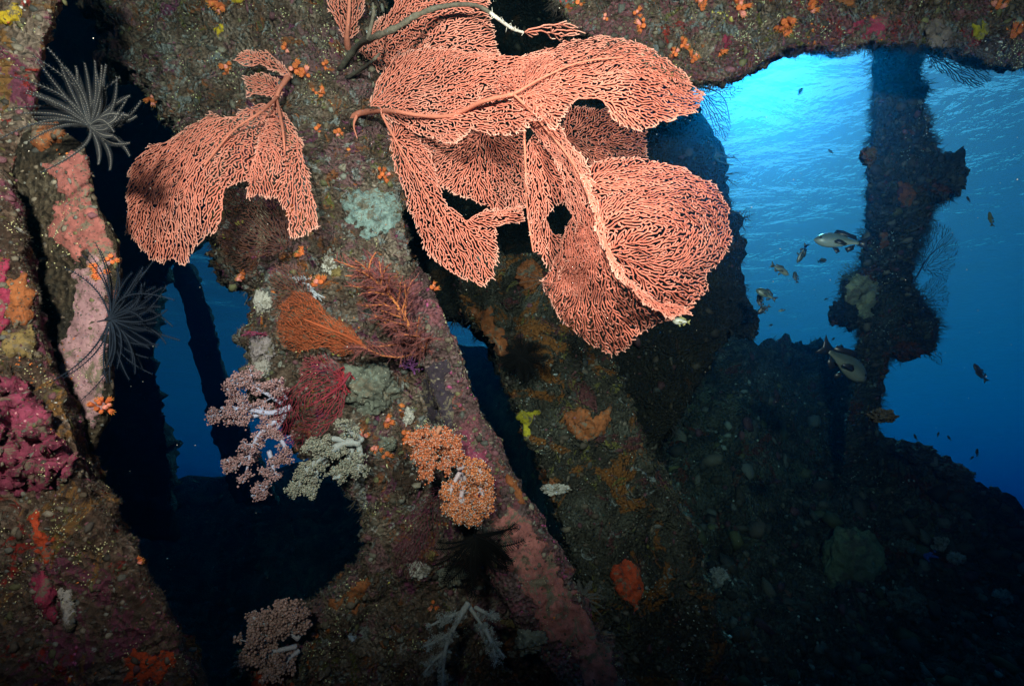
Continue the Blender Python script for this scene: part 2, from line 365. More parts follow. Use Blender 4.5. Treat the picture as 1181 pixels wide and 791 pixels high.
S3 = slab('wreck_hull', 's3', [(105, -90, 2.3), (98, 5, 2.3), (128, 28, 2.3), (122, 68, 2.28), (155, 86, 2.25), (188, 128, 2.22), (215, 165, 2.2), (245, 175, 2.15), (248, 270, 2.1), (262, 322, 2.08), (298, 335, 2.05), (298, 370, 2.02),
    (296, 430, 2.0), (312, 465, 2.0), (345, 492, 2.0), (378, 522, 1.98), (406, 552, 1.95), (420, 595, 1.95), (428, 632, 1.92), (412, 660, 1.9), (380, 690, 1.9), (345, 706, 1.9), (332, 738, 1.88), (285, 765, 1.85), (262, 900, 1.8), (800, 900, 2.2), (715, 780, 2.1),
    (615, 650, 2.1), (548, 545, 2.1), (514, 455, 2.08), (484, 372, 2.08), (470, 310, 2.1), (468, 245, 2.1), (452, 160, 2.15), (440, 60, 2.2), (430, -90, 2.25)], .35, M_wall, .012, .075,
    'broad encrusted wreck frame that carries the sea fans', 'wreck frame')
S3b = slab('wreck_flange', 's3b', [(468, 318, 2.06), (480, 305, 2.06), (494, 318, 2.04), (514, 372, 1.98), (546, 452, 1.95), (584, 540, 1.92), (650, 650, 1.88), (722, 795, 1.8), (760, 890, 1.75), (675, 890, 1.72), (640, 790, 1.76), (602, 722, 1.8), (560, 640, 1.84), (545, 575, 1.88), (512, 490, 1.92), (484, 410, 1.97), (466, 350, 2.03)], .10, M_flange, .011, .032,
    'diagonal flange with purple and salmon crust running down to the bottom', 'wreck flange')
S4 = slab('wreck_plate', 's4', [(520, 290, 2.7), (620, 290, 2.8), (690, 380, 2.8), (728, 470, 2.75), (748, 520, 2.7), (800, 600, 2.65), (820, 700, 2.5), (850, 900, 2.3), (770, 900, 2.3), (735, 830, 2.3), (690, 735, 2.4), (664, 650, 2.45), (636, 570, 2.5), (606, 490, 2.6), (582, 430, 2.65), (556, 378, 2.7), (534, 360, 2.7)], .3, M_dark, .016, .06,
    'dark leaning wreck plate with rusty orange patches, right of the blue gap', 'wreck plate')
S5 = slab('wreck_beam', 's5', [(540, -190, 2.2), (625, -80, 2.1), (640, 0, 2.1), (655, 28, 2.1), (705, 48, 2.1), (765, 86, 2.12), (803, 92, 2.15), (832, 92, 2.15), (870, 78, 2.2), (900, 62, 2.2), (935, 54, 2.22), (960, 62, 2.25), (1000, 52, 2.25), (1062, 54, 2.3), (1100, 60, 2.3), (1135, 74, 2.32), (1181, 78, 2.35), (1380, 100, 2.4), (1380, -220, 2.3), (900, -260, 2.2)], .55, M_top, .015, .05,
    'horizontal encrusted wreck beam across the top right', 'wreck beam')
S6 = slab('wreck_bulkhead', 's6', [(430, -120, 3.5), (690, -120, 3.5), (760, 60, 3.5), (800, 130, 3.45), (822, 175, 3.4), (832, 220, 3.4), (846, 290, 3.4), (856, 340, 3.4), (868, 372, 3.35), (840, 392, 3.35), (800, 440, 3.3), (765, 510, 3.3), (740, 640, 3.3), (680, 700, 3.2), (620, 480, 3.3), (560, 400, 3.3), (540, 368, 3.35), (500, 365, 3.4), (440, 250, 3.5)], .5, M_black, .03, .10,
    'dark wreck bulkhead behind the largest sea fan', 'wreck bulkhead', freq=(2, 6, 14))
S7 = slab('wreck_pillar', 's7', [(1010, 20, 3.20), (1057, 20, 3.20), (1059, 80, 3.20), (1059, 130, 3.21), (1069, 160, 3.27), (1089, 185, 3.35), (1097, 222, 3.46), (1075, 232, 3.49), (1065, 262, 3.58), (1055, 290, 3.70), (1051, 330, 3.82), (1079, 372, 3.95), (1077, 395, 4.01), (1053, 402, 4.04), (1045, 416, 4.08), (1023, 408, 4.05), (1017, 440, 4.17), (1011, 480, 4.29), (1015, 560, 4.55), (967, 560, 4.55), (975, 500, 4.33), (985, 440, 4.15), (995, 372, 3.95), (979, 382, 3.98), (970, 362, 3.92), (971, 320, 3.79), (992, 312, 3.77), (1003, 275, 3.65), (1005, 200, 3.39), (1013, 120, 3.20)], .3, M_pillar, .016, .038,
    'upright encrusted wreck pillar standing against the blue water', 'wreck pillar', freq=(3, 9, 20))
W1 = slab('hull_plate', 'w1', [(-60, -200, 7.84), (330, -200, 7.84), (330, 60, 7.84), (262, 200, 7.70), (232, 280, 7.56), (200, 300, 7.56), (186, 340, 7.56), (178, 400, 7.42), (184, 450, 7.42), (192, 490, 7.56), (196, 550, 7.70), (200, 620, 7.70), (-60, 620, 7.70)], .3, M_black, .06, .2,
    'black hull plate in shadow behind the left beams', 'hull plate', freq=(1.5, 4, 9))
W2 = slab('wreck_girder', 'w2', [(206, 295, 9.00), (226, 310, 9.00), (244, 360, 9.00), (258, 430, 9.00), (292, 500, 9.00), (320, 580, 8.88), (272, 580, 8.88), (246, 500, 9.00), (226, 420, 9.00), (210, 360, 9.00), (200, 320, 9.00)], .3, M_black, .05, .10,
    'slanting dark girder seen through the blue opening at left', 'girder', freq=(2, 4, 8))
slab('added_sun_shade', 'deck', [(-1100, -130, 3.2), (600, -190, 3.2), (1500, -200, 3.2), (1900, -700, 2.8), (1500, -1700, 2.2), (-1100, -1700, 2.2)], .25, M_dark, .06, .08,
    'unseen encrusted plating added overhead to shade the water from the sun', 'added shade plate', freq=(2, 5, 12))  # out-of-view plating, added to keep sun off the water inside the wreck
def slope():
    us = np.concatenate([np.arange(-300, 640, 14), np.arange(640, 1600, 5)]); 
    rx = [-300, 100, 250, 400, 520, 600, 700, 860, 900, 930, 960, 985, 1010, 1060, 1100, 1181, 1600]
    ry = [560, 560, 548, 520, 402, 402, 390, 388, 393, 400, 404, 425, 500, 522, 548, 590, 760]
    rd = [11, 11, 11, 11, 11, 10, 6, 5.4, 5.8, 6.2, 6.2, 5.6, 4.9, 4.4, 4.1, 3.8, 3.4]
    dn = np.interp(us, [-300, 600, 690, 770, 900, 1181, 1600], [7.6, 6.2, 3.2, 2.2, 2.1, 2.0, 1.9])
    R_y = np.interp(us, rx, ry); R_d = np.interp(us, rx, rd); k = 150
    rows = []
    for i in range(k):
        t = i/(k-1); y = 980*(1-t)+R_y*t; d = 1/((1-t)/dn+t/R_d)*(1+.25*np.sin(math.pi*t)*(us > 700)); rows.append(P(us, y, d))
    last = rows[-1]
    for q in (.25, .7, 1.6, 3.5, 7, 16): rows.append(last + np.array([0, q, -q*.75]))
    V = np.array(rows); m = len(us); V = V.reshape(-1, 3)
    n = fbm(V, .9, 4, 3); n2 = fbm(V, 3.5, 4, 9); n3 = np.maximum(0, fbm(V, 7, 3, 14)-.05)
    V = V + np.array([0, -.5, .86])*(.24*n + .16*n2 + 0.17*n3 + .10*fbm(V, 11, 3, 22))[:, None]
    i = (np.arange(len(rows)-1)[:, None]*m+np.arange(m-1)).ravel(); Q = np.stack([i, i+1, i+m+1, i+m], -1)
    o = tag(mk('reef_slope', V, Q, M_slope), kind='structure'); register('slope', o); return o
SL = slope()

def cast(px, py, hosts):
    v = Vector(P(px, py, 1.)); v.normalize(); best = None
    for h in hosts:
        r = HOST[h].ray_cast(Vector((0, 0, 0)), v, 60)
        if r[0] is not None and (best is None or r[3] < best[3]): best = r
    return best
NEAR = ['s1a', 's1', 's2', 's3', 's3b', 's4', 's5', 's6', 's7', 'slope']
def on(px, py, hosts=None):
    r = cast(px, py, hosts or NEAR)
    if r is None: return P(px, py, 2.), np.array([0, -1., 0])
    n = np.array(r[1]); 
    if n @ np.array(r[0]) > 0: n = -n
    return np.array(r[0]), n

# ---------------------------------------------------------------- small growth on every wreck piece
def surf_samples(o, n, minface=-.15):
    me = o.data; k = len(me.polygons); c = np.empty(k*3); nr = np.empty(k*3); a = np.empty(k)
    me.polygons.foreach_get('center', c); me.polygons.foreach_get('normal', nr); me.polygons.foreach_get('area', a)
    c = c.reshape(-1, 3); nr = nr.reshape(-1, 3); v = c/np.linalg.norm(c, axis=1, keepdims=True)
    q = c @ R; d = -q[:, 2]; x = CX+q[:, 0]/d*F; y = CY-q[:, 1]/d*F
    wgt = a/np.maximum(d, .5)**2*((-(nr*v).sum(1)) > minface)*(x > -60)*(x < 1240)*(y > -60)*(y < 850)*(d > .3)
    idx = RNG.choice(k, n, p=wgt/wgt.sum()); ar = np.sqrt(a[idx])
    return c[idx] + frames(nr[idx])[1]*(RNG.uniform(-.5, .5, n)*ar)[:, None] + frames(nr[idx])[2]*(RNG.uniform(-.5, .5, n)*ar)[:, None], nr[idx]
PAL = np.array([(.10, .075, .05), (.15, .12, .085), (.07, .055, .04), (.19, .16, .12), (.13, .12, .055), (.16, .155, .13), (.15, .06, .07), (.12, .09, .065), (.08, .08, .07), (.06, .05, .04)])
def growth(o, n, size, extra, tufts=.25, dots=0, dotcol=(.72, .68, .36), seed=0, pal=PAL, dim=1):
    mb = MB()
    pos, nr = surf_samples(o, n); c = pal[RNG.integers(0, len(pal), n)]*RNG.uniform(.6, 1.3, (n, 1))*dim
    sz = np.ones(n)
    for col, th, s in extra:
        mk_ = (fbm(pos, 6, 3, s) > th) & (RNG.random(n) < .7); c[mk_] = np.array(col)*RNG.uniform(.6, 1.2, (mk_.sum(), 1))*dim; sz[mk_] = .6
    r = np.minimum(size*RNG.lognormal(-.7, .72, n), size*2.6)*sz; blobs(mb, pos, nr, r, c, flat=.55, jit=.42)
    m = int(n*tufts)
    if m:                                                   # little hydroid and algae tufts
        pos, nr = surf_samples(o, m, -.4); keep = fbm(pos, 4, 2, seed+3) > -.3; pos, nr = pos[keep], nr[keep]; m = len(pos)
        for q in range(4):
            dr = nr + RNG.normal(0, .55, (m, 3)); dr /= np.linalg.norm(dr, axis=1, keepdims=True)
            L = size*RNG.uniform(.6, 2.2, m); segs(mb, pos, pos+dr*L[:, None], size*.11, size*.04, 3, pal[RNG.integers(0, len(pal), m)]*RNG.uniform(.5, 1.2, (m, 1))*dim)
    if dots:                                                # clustered cream-yellow polyps
        pos, nr = surf_samples(o, dots*5, 0); s = fbm(pos, 5, 2, seed+60)+.9*fbm(pos, 22, 2, seed+70); keep = s > np.quantile(s, .88)
        pos, nr = pos[keep], nr[keep]; blobs(mb, pos+nr*size*.15, nr, size*RNG.uniform(.22, .42, len(pos)), np.array(dotcol)*RNG.uniform(.6, 1.15, (len(pos), 1)), flat=.9)
    g = mb.build('encrusting_growth', M_grow, o); g['kind'] = 'stuff'; return g
orange, white, purple, yell = (.6, .17, .04), (.55, .55, .52), (.3, .06, .14), (.5, .42, .1)
growth(S3, 9000, .0075, [(orange, .46, 1), (white, .47, 2), (purple, .40, 3), (yell, .47, 4)], 3., 2600, seed=1)
growth(S1, 4500, .0036, [(purple, .32, 1), (white, .47, 2), (orange, .45, 5)], 3., 1400, seed=2)
growth(S1a, 1400, .0055, [(white, .4, 2), (yell, .4, 5)], .3, 300, seed=3)
growth(S2, 900, .0045, [(orange, .4, 2)], .1, 260, seed=4)
growth(S3b, 2600, .006, [(purple, .1, 2), (white, .4, 4)], .15, 600, seed=5)
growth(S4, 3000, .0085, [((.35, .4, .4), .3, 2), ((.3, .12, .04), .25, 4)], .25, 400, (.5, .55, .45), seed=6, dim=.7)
growth(S5, 6500, .0078, [(orange, .42, 1), ((.4, .05, .04), .38, 2), (white, .46, 3), (yell, .45, 4)], 2.5, 2600, (.6, .6, .36), seed=7)
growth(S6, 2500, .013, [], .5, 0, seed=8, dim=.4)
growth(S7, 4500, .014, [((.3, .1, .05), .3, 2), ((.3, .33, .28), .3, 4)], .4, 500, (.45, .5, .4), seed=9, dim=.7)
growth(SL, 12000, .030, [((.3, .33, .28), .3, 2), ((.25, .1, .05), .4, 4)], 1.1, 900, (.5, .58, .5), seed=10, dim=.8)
def fringe(o, n, L, r, col, thr=.25, seed=0, down=.8):
    """hydroids and turf standing out from the edges, one mass nobody could count"""
    pos, nr = surf_samples(o, n*4, -1.1); v = pos/np.linalg.norm(pos, axis=1, keepdims=True)
    k = (np.abs((nr*v).sum(1)) < .55) & (fbm(pos, 3, 3, seed) > thr-.3); pos, nr = pos[k][:n], nr[k][:n]; mb = MB(); m = len(pos)
    for q in range(3):
        d = nr+RNG.normal(0, .35, (m, 3))+np.array([0, 0, -down*.4]); d /= np.linalg.norm(d, axis=1, keepdims=True); l = (L*RNG.uniform(.25, 1.1, m)*(1+fbm(pos, 7, 2, seed)))[:, None]
        e = pos+d*l*.5; d2 = d+RNG.normal(0, .3, (m, 3)); e2 = e+d2*l*.5; segs(mb, pos, e, r, r*.7, 4, col); segs(mb, e, e2, r*.7, r*.35, 3, col)
        d3 = d+RNG.normal(0, .6, (m, 3)); segs(mb, e, e+d3*l*.35, r*.6, r*.3, 3, col)
    g = mb.build('turf_fringe', M_grow, o); g['kind'] = 'stuff'
fringe(S5, 1500, .045, .0016, (.08, .06, .05), .2, 1)
fringe(S7, 1500, .06, .002, (.05, .05, .04), .3, 2)
fringe(S6, 900, .07, .003, (.03, .03, .03), .3, 3)
fringe(S3, 1200, .022, .0012, (.12, .09, .06), .3, 4)
fringe(S4, 600, .03, .0014, (.07, .06, .045), .3, 5)
#@@FANS
# ---------------------------------------------------------------- sea fans
def network(poly, depth, root, gap, r0=.0020, wr=.012, bridge=.75, seed=0, tipr=.8, grow=.10, rag=5, smooth_it=1, pad=0):
    """branching net spread over a curved sheet: every point joins the nearest way back to the root"""
    rg = np.random.default_rng(seed+100); p = np.asarray(poly, float)
    x0, y0 = p.min(0)-rag; x1, y1 = p.max(0)+rag; st = 1.5
    X, Y = np.meshgrid(np.arange(x0, x1, st), np.arange(y0, y1, st)); X = X+rg.uniform(-.7, .7, X.shape); Y = Y+rg.uniform(-.7, .7, Y.shape)
    wob = fbm(np.stack([X.ravel()*.08, Y.ravel()*.08, np.full(X.size, seed*3.1)], -1), 1, 3, seed).reshape(X.shape)
    ed = edge_dist(poly, X, Y)*np.where(inside(poly, X, Y), 1, -1) + wob*rag - rag*.3
    k = ed > 0; X, Y = X[k], Y[k]
    fz = depth(X, Y) + wr*fbm(np.stack([X*.03, Y*.03, np.full(len(X), seed*7.7)], -1), 1, 3, seed+5)
    W = P(X, Y, fz)
    order = rg.permutation(len(X)); cell = {}; sel = []
    K = np.floor(W/gap).astype(int).tolist(); Wl = W.tolist(); g2 = (gap)**2
    nb = [(a, b, c) for a in (-1, 0, 1) for b in (-1, 0, 1) for c in (-1, 0, 1)]
    for i in order:
        kx, ky, kz = K[i]; wx, wy, wz = Wl[i]; ok = True
        for a, b, c in nb:
            for j in cell.get((kx+a, ky+b, kz+c), ()):
                q = Wl[j]
                if (q[0]-wx)**2+(q[1]-wy)**2+(q[2]-wz)**2 < g2: ok = False; break
            if not ok: break
        if ok: cell.setdefault((kx, ky, kz), []).append(i); sel.append(i)
    sel = np.array(sel); X, Y, W = X[sel], Y[sel], W[sel]
    tri = delaunay_2d_cdt([Vector((a, b)) for a, b in zip(X, Y)], [], [], 0, 1e-6)
    vid = [v[0] if len(v) else -1 for v in tri[3]]; E = set()
    for a, b in tri[1]:
        a, b = vid[a], vid[b]
        if a >= 0 and b >= 0: E.add((min(a, b), max(a, b)))
    E = np.array(sorted(E)); L = np.linalg.norm(W[E[:, 0]]-W[E[:, 1]], axis=1); ok = L < gap*2.3
    mid = .5*(X[E[:, 0]]+X[E[:, 1]]), .5*(Y[E[:, 0]]+Y[E[:, 1]]); ok &= inside(poly, *mid) | (edge_dist(poly, *mid) < rag*.8)
    E, L = E[ok], L[ok]; n = len(W); adj = [[] for _ in range(n)]
    for (a, b), l in zip(E.tolist(), L.tolist()): adj[a].append((b, l)); adj[b].append((a, l))
    roots = root if isinstance(root[0], (tuple, list)) else [root]
    dist = [1e9]*n; par = [-1]*n; hq = []; comp = np.full(n, -1); nc = 0
    for i in range(n):
        if comp[i] < 0:
            comp[i] = nc; stk = [i]
            while stk:
                u = stk.pop()
                for v, l in adj[u]:
                    if comp[v] < 0: comp[v] = nc; stk.append(v)
            nc += 1
    far = np.where(comp == np.bincount(comp).argmax(), 0, 1e9)
    for rx, ry in roots:
        i = int(np.argmin((X-rx)**2+(Y-ry)**2+far)); dist[i] = 0; hq.append((0, i))
    heapq.heapify(hq)
    while hq:
        d, u = heapq.heappop(hq)
        if d > dist[u]: continue
        for v, l in adj[u]:
            nd = d + l*(1+.28*(((u*7919+v*104729) % 1000)/1000)) + gap*.05
            if nd < dist[v]: dist[v] = nd; par[v] = u; heapq.heappush(hq, (nd, v))
    par = np.array(par); dist = np.array(dist); cnt = np.ones(n); ordr = np.argsort(-dist)
    for i in ordr:
        if par[i] >= 0: cnt[par[i]] += cnt[i]
    live = dist < 1e8; ch = np.zeros(n, int); np.add.at(ch, par[(par >= 0)], 1); leaf = (ch == 0) & live
    # straighten a little: each inner node moves towards the mean of its parent and children
    S = W.copy(); S2 = np.zeros_like(W); c2 = np.zeros(n)
    v = np.where(par >= 0)[0]; np.add.at(S2, par[v], W[v]); np.add.at(c2, par[v], 1); S2[v] += W[par[v]]; c2[v] += 1
    m = (c2 > 1); S[m] = .72*W[m] + .28*S2[m]/c2[m][:, None]; W = S
    rad_ = r0*(1+grow*np.minimum(np.log1p(cnt-1)/2.2, 2.2)); rad_[leaf] *= tipr
    # distance from the margin decides how pale the skin is
    em = edge_dist(poly, X, Y); tipv = np.clip(leaf*.22 + np.clip(1-em/6, 0, 1)**1.5*.38 + (cnt < 4)*.06 + .25*np.clip(fbm(W, 7, 2, seed+3), 0, 1), 0, 1)
    A = [(par[i], i) for i in v]; extra = []
    sp = [i for i in np.where(leaf & (par >= 0))[0] if em[i] < 5.5 and rg.random() < .8]
    if sp:
        sp = np.array(sp); dv = W[sp]-W[par[sp]]; dv /= np.maximum(np.linalg.norm(dv, axis=1, keepdims=True), 1e-6)
        dv += rg.normal(0, .35, dv.shape); NW = W[sp]+dv*gap*rg.uniform(.5, 1.25, (len(sp), 1)); base_n = len(W)
        W = np.vstack([W, NW]); rad_ = np.concatenate([rad_, rad_[sp]*.85]); tipv = np.concatenate([tipv, np.clip(tipv[sp]+.25, 0, 1)])
        A += [(int(a), base_n+k) for k, a in enumerate(sp)]
    lf = np.where(leaf)[0]
    for i in lf:
        if rg.random() < bridge:
            c = [j for j, l in adj[i] if j != par[i]]
            if c: extra.append((i, c[rg.integers(len(c))]))
    A = np.array(A+extra) if extra else np.array(A)
    return W, A, rad_, tipv
def fan_mesh(name, mat, parent, nets, sides=5):
    mb = MB()
    for W, A, r, tp in nets: segs(mb, W[A[:, 0]], W[A[:, 1]], r[A[:, 0]], r[A[:, 1]], sides, a0=tp[A[:, 0]], a1=tp[A[:, 1]])
    return mb.build(name, mat, parent)
def vein(name, mat, parent, pts, r0, r1, tipa=.15, n=30, wob=.12):
    mb = MB(); s = spline(P(*np.array(pts, float).T), n); tube(mb, s, np.linspace(r0, r1, n)*(1+.15*np.sin(np.linspace(0, 9, n))), 9, a=tipa, wob=wob); return mb.build(name, mat, parent)
def onhost(px, py, hosts=None, lift=0): p, n = on(px, py, hosts); return p+n*lift
def droot(px, py, hosts=None):
    p, n = on(px, py, hosts); return float(-(p @ R)[2])

d0 = droot(330, 90); G = .0060
A_ = thing('sea_fan', onhost(332, 88), 'coral pink sea fan with two drooping lobes at left, above the brown sponge', 'sea fan', 'pink sea fans')
fan_mesh('fan_lobe', M_fan, A_, [network([(322, 116), (292, 118), (264, 135), (242, 128), (216, 144), (196, 160), (172, 165), (150, 186), (143, 230), (144, 268), (165, 290), (170, 302), (200, 302), (214, 307), (226, 288), (240, 270), (250, 270), (258, 250), (262, 220), (276, 212), (300, 214), (318, 170)],
    tps([(320, 116, d0-.1), (150, 200, 1.78), (150, 270, 1.72), (212, 300, 1.66), (262, 138, 1.86), (236, 220, 1.62), (300, 205, 1.78), (200, 165, 1.82)]), (320, 118), G*.95, seed=1)])
fan_mesh('fan_lobe', M_fan, A_, [network([(316, 112), (336, 138), (350, 165), (359, 200), (366, 235), (369, 262), (352, 273), (334, 276), (330, 250), (318, 230), (300, 228), (284, 232), (284, 205), (300, 150)],
    tps([(318, 114, d0-.1), (362, 250, 1.78), (335, 270, 1.7), (285, 225, 1.72), (345, 180, 1.86), (312, 180, 1.72)]), (318, 116), G*.9, seed=2)])
fan_mesh('fan_lobe', M_fan, A_, [network([(280, 88), (300, 82), (322, 88), (328, 108), (318, 118), (296, 112), (282, 114)], tps([(325, 105, d0-.1), (282, 100, d0-.2)]+[(300, 84, d0-.14)]), (324, 108), G*.8, seed=3),
                                 network([(264, 70), (280, 56), (308, 57), (320, 68), (337, 82), (340, 94), (322, 86), (300, 78), (282, 80)], tps([(335, 90, d0-.04), (270, 68, d0-.2), (300, 60, d0-.15)]), (334, 88), G*.75, seed=4)])
vein('stem', M_stem, A_, [(336, 82, d0+.04), (330, 92, d0-.06), (322, 104, d0-.12), (318, 118, d0-.14), (314, 140, d0-.16)], .013, .005)
vein('vein', M_stem, A_, [(320, 112, d0-.13), (300, 130, 1.86), (270, 150, 1.8), (236, 190, 1.68)], .006, .003)
vein('vein', M_stem, A_, [(319, 114, d0-.13), (326, 150, 1.84), (330, 190, 1.8), (340, 235, 1.77)], .0055, .0028)

d1 = droot(415, 132)
B_ = thing('sea_fan', onhost(412, 132), 'largest coral pink sea fan in the centre, folded into several big lobes', 'sea fan', 'pink sea fans')
LOBES = [
 ([(425, 122), (432, 95), (450, 66), (490, 52), (540, 56), (600, 62), (640, 58), (650, 100), (640, 135), (612, 142), (606, 152), (580, 158), (545, 152), (520, 168), (490, 160), (460, 148)],
  [(425, 125, 1.98), (500, 62, 1.86), (500, 155, 1.76), (600, 66, 1.68), (605, 145, 1.52), (560, 112, 1.66), (500, 120, 1.8)], (430, 128), 1),
 ([(556, 104), (600, 66), (650, 44), (700, 40), (745, 50), (786, 78), (813, 108), (809, 128), (790, 136), (762, 145), (740, 154), (716, 149), (704, 138), (700, 126), (690, 118), (668, 118), (655, 132), (642, 152), (622, 142), (600, 118)],
  [(590, 108, 1.58), (650, 48, 1.72), (700, 42, 1.74), (720, 88, 1.42), (806, 115, 1.55), (745, 150, 1.42), (700, 120, 1.44), (640, 125, 1.48), (640, 80, 1.54), (780, 80, 1.62)], (598, 112), 1),
 ([(652, 120), (700, 124), (750, 150), (748, 182), (705, 190), (660, 195), (646, 150)], [(655, 150, 1.8), (750, 160, 1.98), (700, 180, 1.88)], (652, 160), .85),
 ([(585, 108), (622, 120), (650, 150), (682, 195), (694, 240), (694, 300), (668, 345), (640, 335), (624, 325), (642, 290), (656, 250), (642, 190), (605, 142)],
  [(595, 112, 1.57), (650, 180, 1.52), (690, 240, 1.44), (635, 320, 1.6), (668, 335, 1.5), (670, 260, 1.50), (618, 140, 1.56)], (600, 112), .72),
 ([(668, 204), (682, 186), (705, 180), (745, 181), (790, 192), (826, 212), (843, 240), (846, 275), (836, 300), (816, 318), (818, 336), (800, 353), (780, 360), (760, 356), (735, 336), (712, 312), (695, 286), (688, 250), (675, 222)],
  [(672, 210, 1.46), (745, 184, 1.52), (840, 255, 1.56), (765, 270, 1.26), (715, 315, 1.36), (790, 355, 1.40), (820, 320, 1.48), (700, 240, 1.36), (800, 230, 1.40)], [(674, 214), (690, 262), (700, 290)], .98),
 ([(686, 268), (712, 310), (740, 342), (772, 360), (776, 370), (742, 384), (722, 404), (705, 412), (680, 400), (650, 376), (628, 338), (622, 322), (640, 322), (656, 292), (665, 250)],
  [(680, 262, 1.48), (625, 325, 1.62), (705, 410, 1.54), (770, 366, 1.44), (700, 345, 1.40), (650, 370, 1.56)], [(676, 262), (690, 285)], .92),
 ([(603, 176), (607, 250), (614, 292), (634, 312), (650, 300), (652, 272), (638, 266), (632, 254), (640, 238), (660, 236), (652, 200), (642, 165), (614, 150)],
  [(610, 165, 1.62), (620, 290, 1.62), (655, 220, 1.64), (640, 300, 1.66)], (612, 160), .88),
 ([(444, 138), (470, 140), (484, 158), (500, 178), (506, 205), (516, 236), (540, 250), (560, 242), (604, 236), (608, 256), (576, 263), (574, 300), (571, 320), (555, 333), (540, 326), (510, 312), (490, 290), (474, 250), (454, 200)],
  [(452, 156, 1.92), (520, 250, 1.76), (555, 330, 1.68), (604, 246, 1.72), (480, 240, 1.86)], (455, 160), .98),
 ([(466, 158), (560, 148), (606, 140), (612, 240), (575, 252), (556, 240), (540, 230), (520, 224), (500, 214), (484, 195)], [(480, 165, 1.92), (530, 155, 1.86), (610, 230, 1.8), (520, 220, 1.88), (580, 190, 1.92)], (560, 152), .85),
]
for i, (poly, ctrl, root, g) in enumerate(LOBES):
    fan_mesh('fan_lobe', M_fan, B_, [network(poly, tps(ctrl), root, G*g*.97, r0=.0020, seed=10+i, wr=.035)])
vein('stem', M_stem, B_, [(402, 140, d1+.02), (412, 132, d1-.03), (428, 129, d1-.1), (455, 129, 1.85), (490, 134, 1.78), (522, 133, 1.72), (555, 118, 1.62), (592, 109, 1.55)], .0115, .0055, n=50, wob=.12)
vein('vein', M_stem, B_, [(592, 109, 1.55), (612, 128, 1.535), (632, 152, 1.52), (652, 176, 1.50), (668, 200, 1.46)], .0045, .0028)
vein('vein', M_stem, B_, [(592, 109, 1.55), (630, 88, 1.52), (670, 72, 1.52), (720, 66, 1.53)], .004, .0024)
vein('vein', M_stem, B_, [(668, 200, 1.45), (682, 235, 1.38), (695, 272, 1.345), (716, 312, 1.34), (742, 342, 1.36), (780, 359, 1.385), (800, 354, 1.41)], .004, .0026)
vein('vein', M_stem, B_, [(604, 142, 1.57), (606, 190, 1.6), (608, 240, 1.6), (615, 290, 1.6)], .0034, .0026)
vein('vein', M_stem, B_, [(440, 132, 1.9), (455, 160, 1.88), (478, 200, 1.84), (500, 240, 1.8), (520, 280, 1.75)], .0042, .0026)
vein('vein', M_stem, B_, [(412, 132, d1-.03), (408, 145, d1-.05), (412, 160, d1-.05)], .006, .002)
mbf = MB()                                                  # thin rolled margins along the big folds
fan_mesh('fan_lobe', M_fan, B_, [network([(664, 196), (678, 200), (694, 240), (704, 282), (724, 318), (750, 342), (790, 352), (796, 362), (772, 368), (740, 350), (712, 322), (692, 288), (680, 240)], tps([(668, 200, 1.44), (692, 250, 1.35), (710, 310, 1.31), (744, 348, 1.33), (790, 358, 1.37)]), (670, 200), G*.6, seed=30, r0=.0024)])

d2 = droot(402, 46)
C_ = thing('sea_fan', onhost(400, 46), 'coral pink sea fan at the top edge behind the bare grey branch', 'sea fan', 'pink sea fans')
fan_mesh('fan_lobe', M_fan, C_, [network([(380, -60), (374, -5), (384, 28), (398, 50), (414, 40), (424, -5), (426, -60)], tps([(400, 46, d2-.04), (380, -40, d2-.25), (424, -40, d2-.2)]), (400, 46), G*.85, seed=40)])
fan_mesh('fan_lobe', M_fan, C_, [network([(412, 60), (428, 30), (452, 5), (452, -60), (556, -60), (566, 0), (566, 24), (576, 50), (580, 70), (560, 70), (530, 68), (500, 72), (470, 76), (436, 84)], tps([(416, 60, d2-.05), (450, -40, 1.95), (560, -40, 1.85), (576, 60, 1.8), (500, 55, 1.88), (500, 20, 1.8)]), (418, 58), G*.9, seed=41)])
vein('stem', M_stem, C_, [(402, 60, d2+.04), (400, 44, d2-.05), (402, 20, d2-.12), (404, -20, d2-.16)], .014, .005)

# bare branch that crosses in front of the upper fan, and the pink tuft on its end
M_branch = plain('dead_branch_crust', (.13, .115, .085), .9, .5, 90, .8, dist=.006)
M_pale = plain('pale_crust', (.6, .56, .48), .8, .3, 120, .6)
br = thing('bare_branch', onhost(395, 78), 'bare grey branch arching over the upper pink sea fan', 'branch')
mb = MB(); d3 = droot(395, 78)
tube(mb, spline(P(*np.array([(392, 80, d3), (412, 54, d3-.15), (430, 44, 1.78), (458, 32, 1.72), (480, 18, 1.7), (510, 8, 1.7), (545, 6, 1.7), (565, 15, 1.7), (582, 27, 1.7)]).T), 60), np.linspace(.0125, .005, 60)*RNG.uniform(.85, 1.2, 60), 9, wob=.15)
tube(mb, spline(P(*np.array([(424, 46, 1.8), (428, 30, 1.78), (431, 15, 1.76), (430, 4, 1.76)]).T), 14), np.linspace(.008, .005, 14)*RNG.uniform(.85, 1.2, 14), 8, wob=.15)
tube(mb, spline(P(*np.array([(400, 90, d3-.02), (418, 80, d3-.14), (430, 70, 1.85), (438, 62, 1.84)]).T), 14), np.linspace(.008, .004, 14), 8, wob=.2)
mb.build('stem', M_branch, br)
mb = MB(); sp = spline(P(*np.array([(565, 15, 1.7), (580, 26, 1.7), (592, 34, 1.7), (604, 38, 1.7)]).T), 16); tube(mb, sp, np.linspace(.0065, .004, 16), 8)
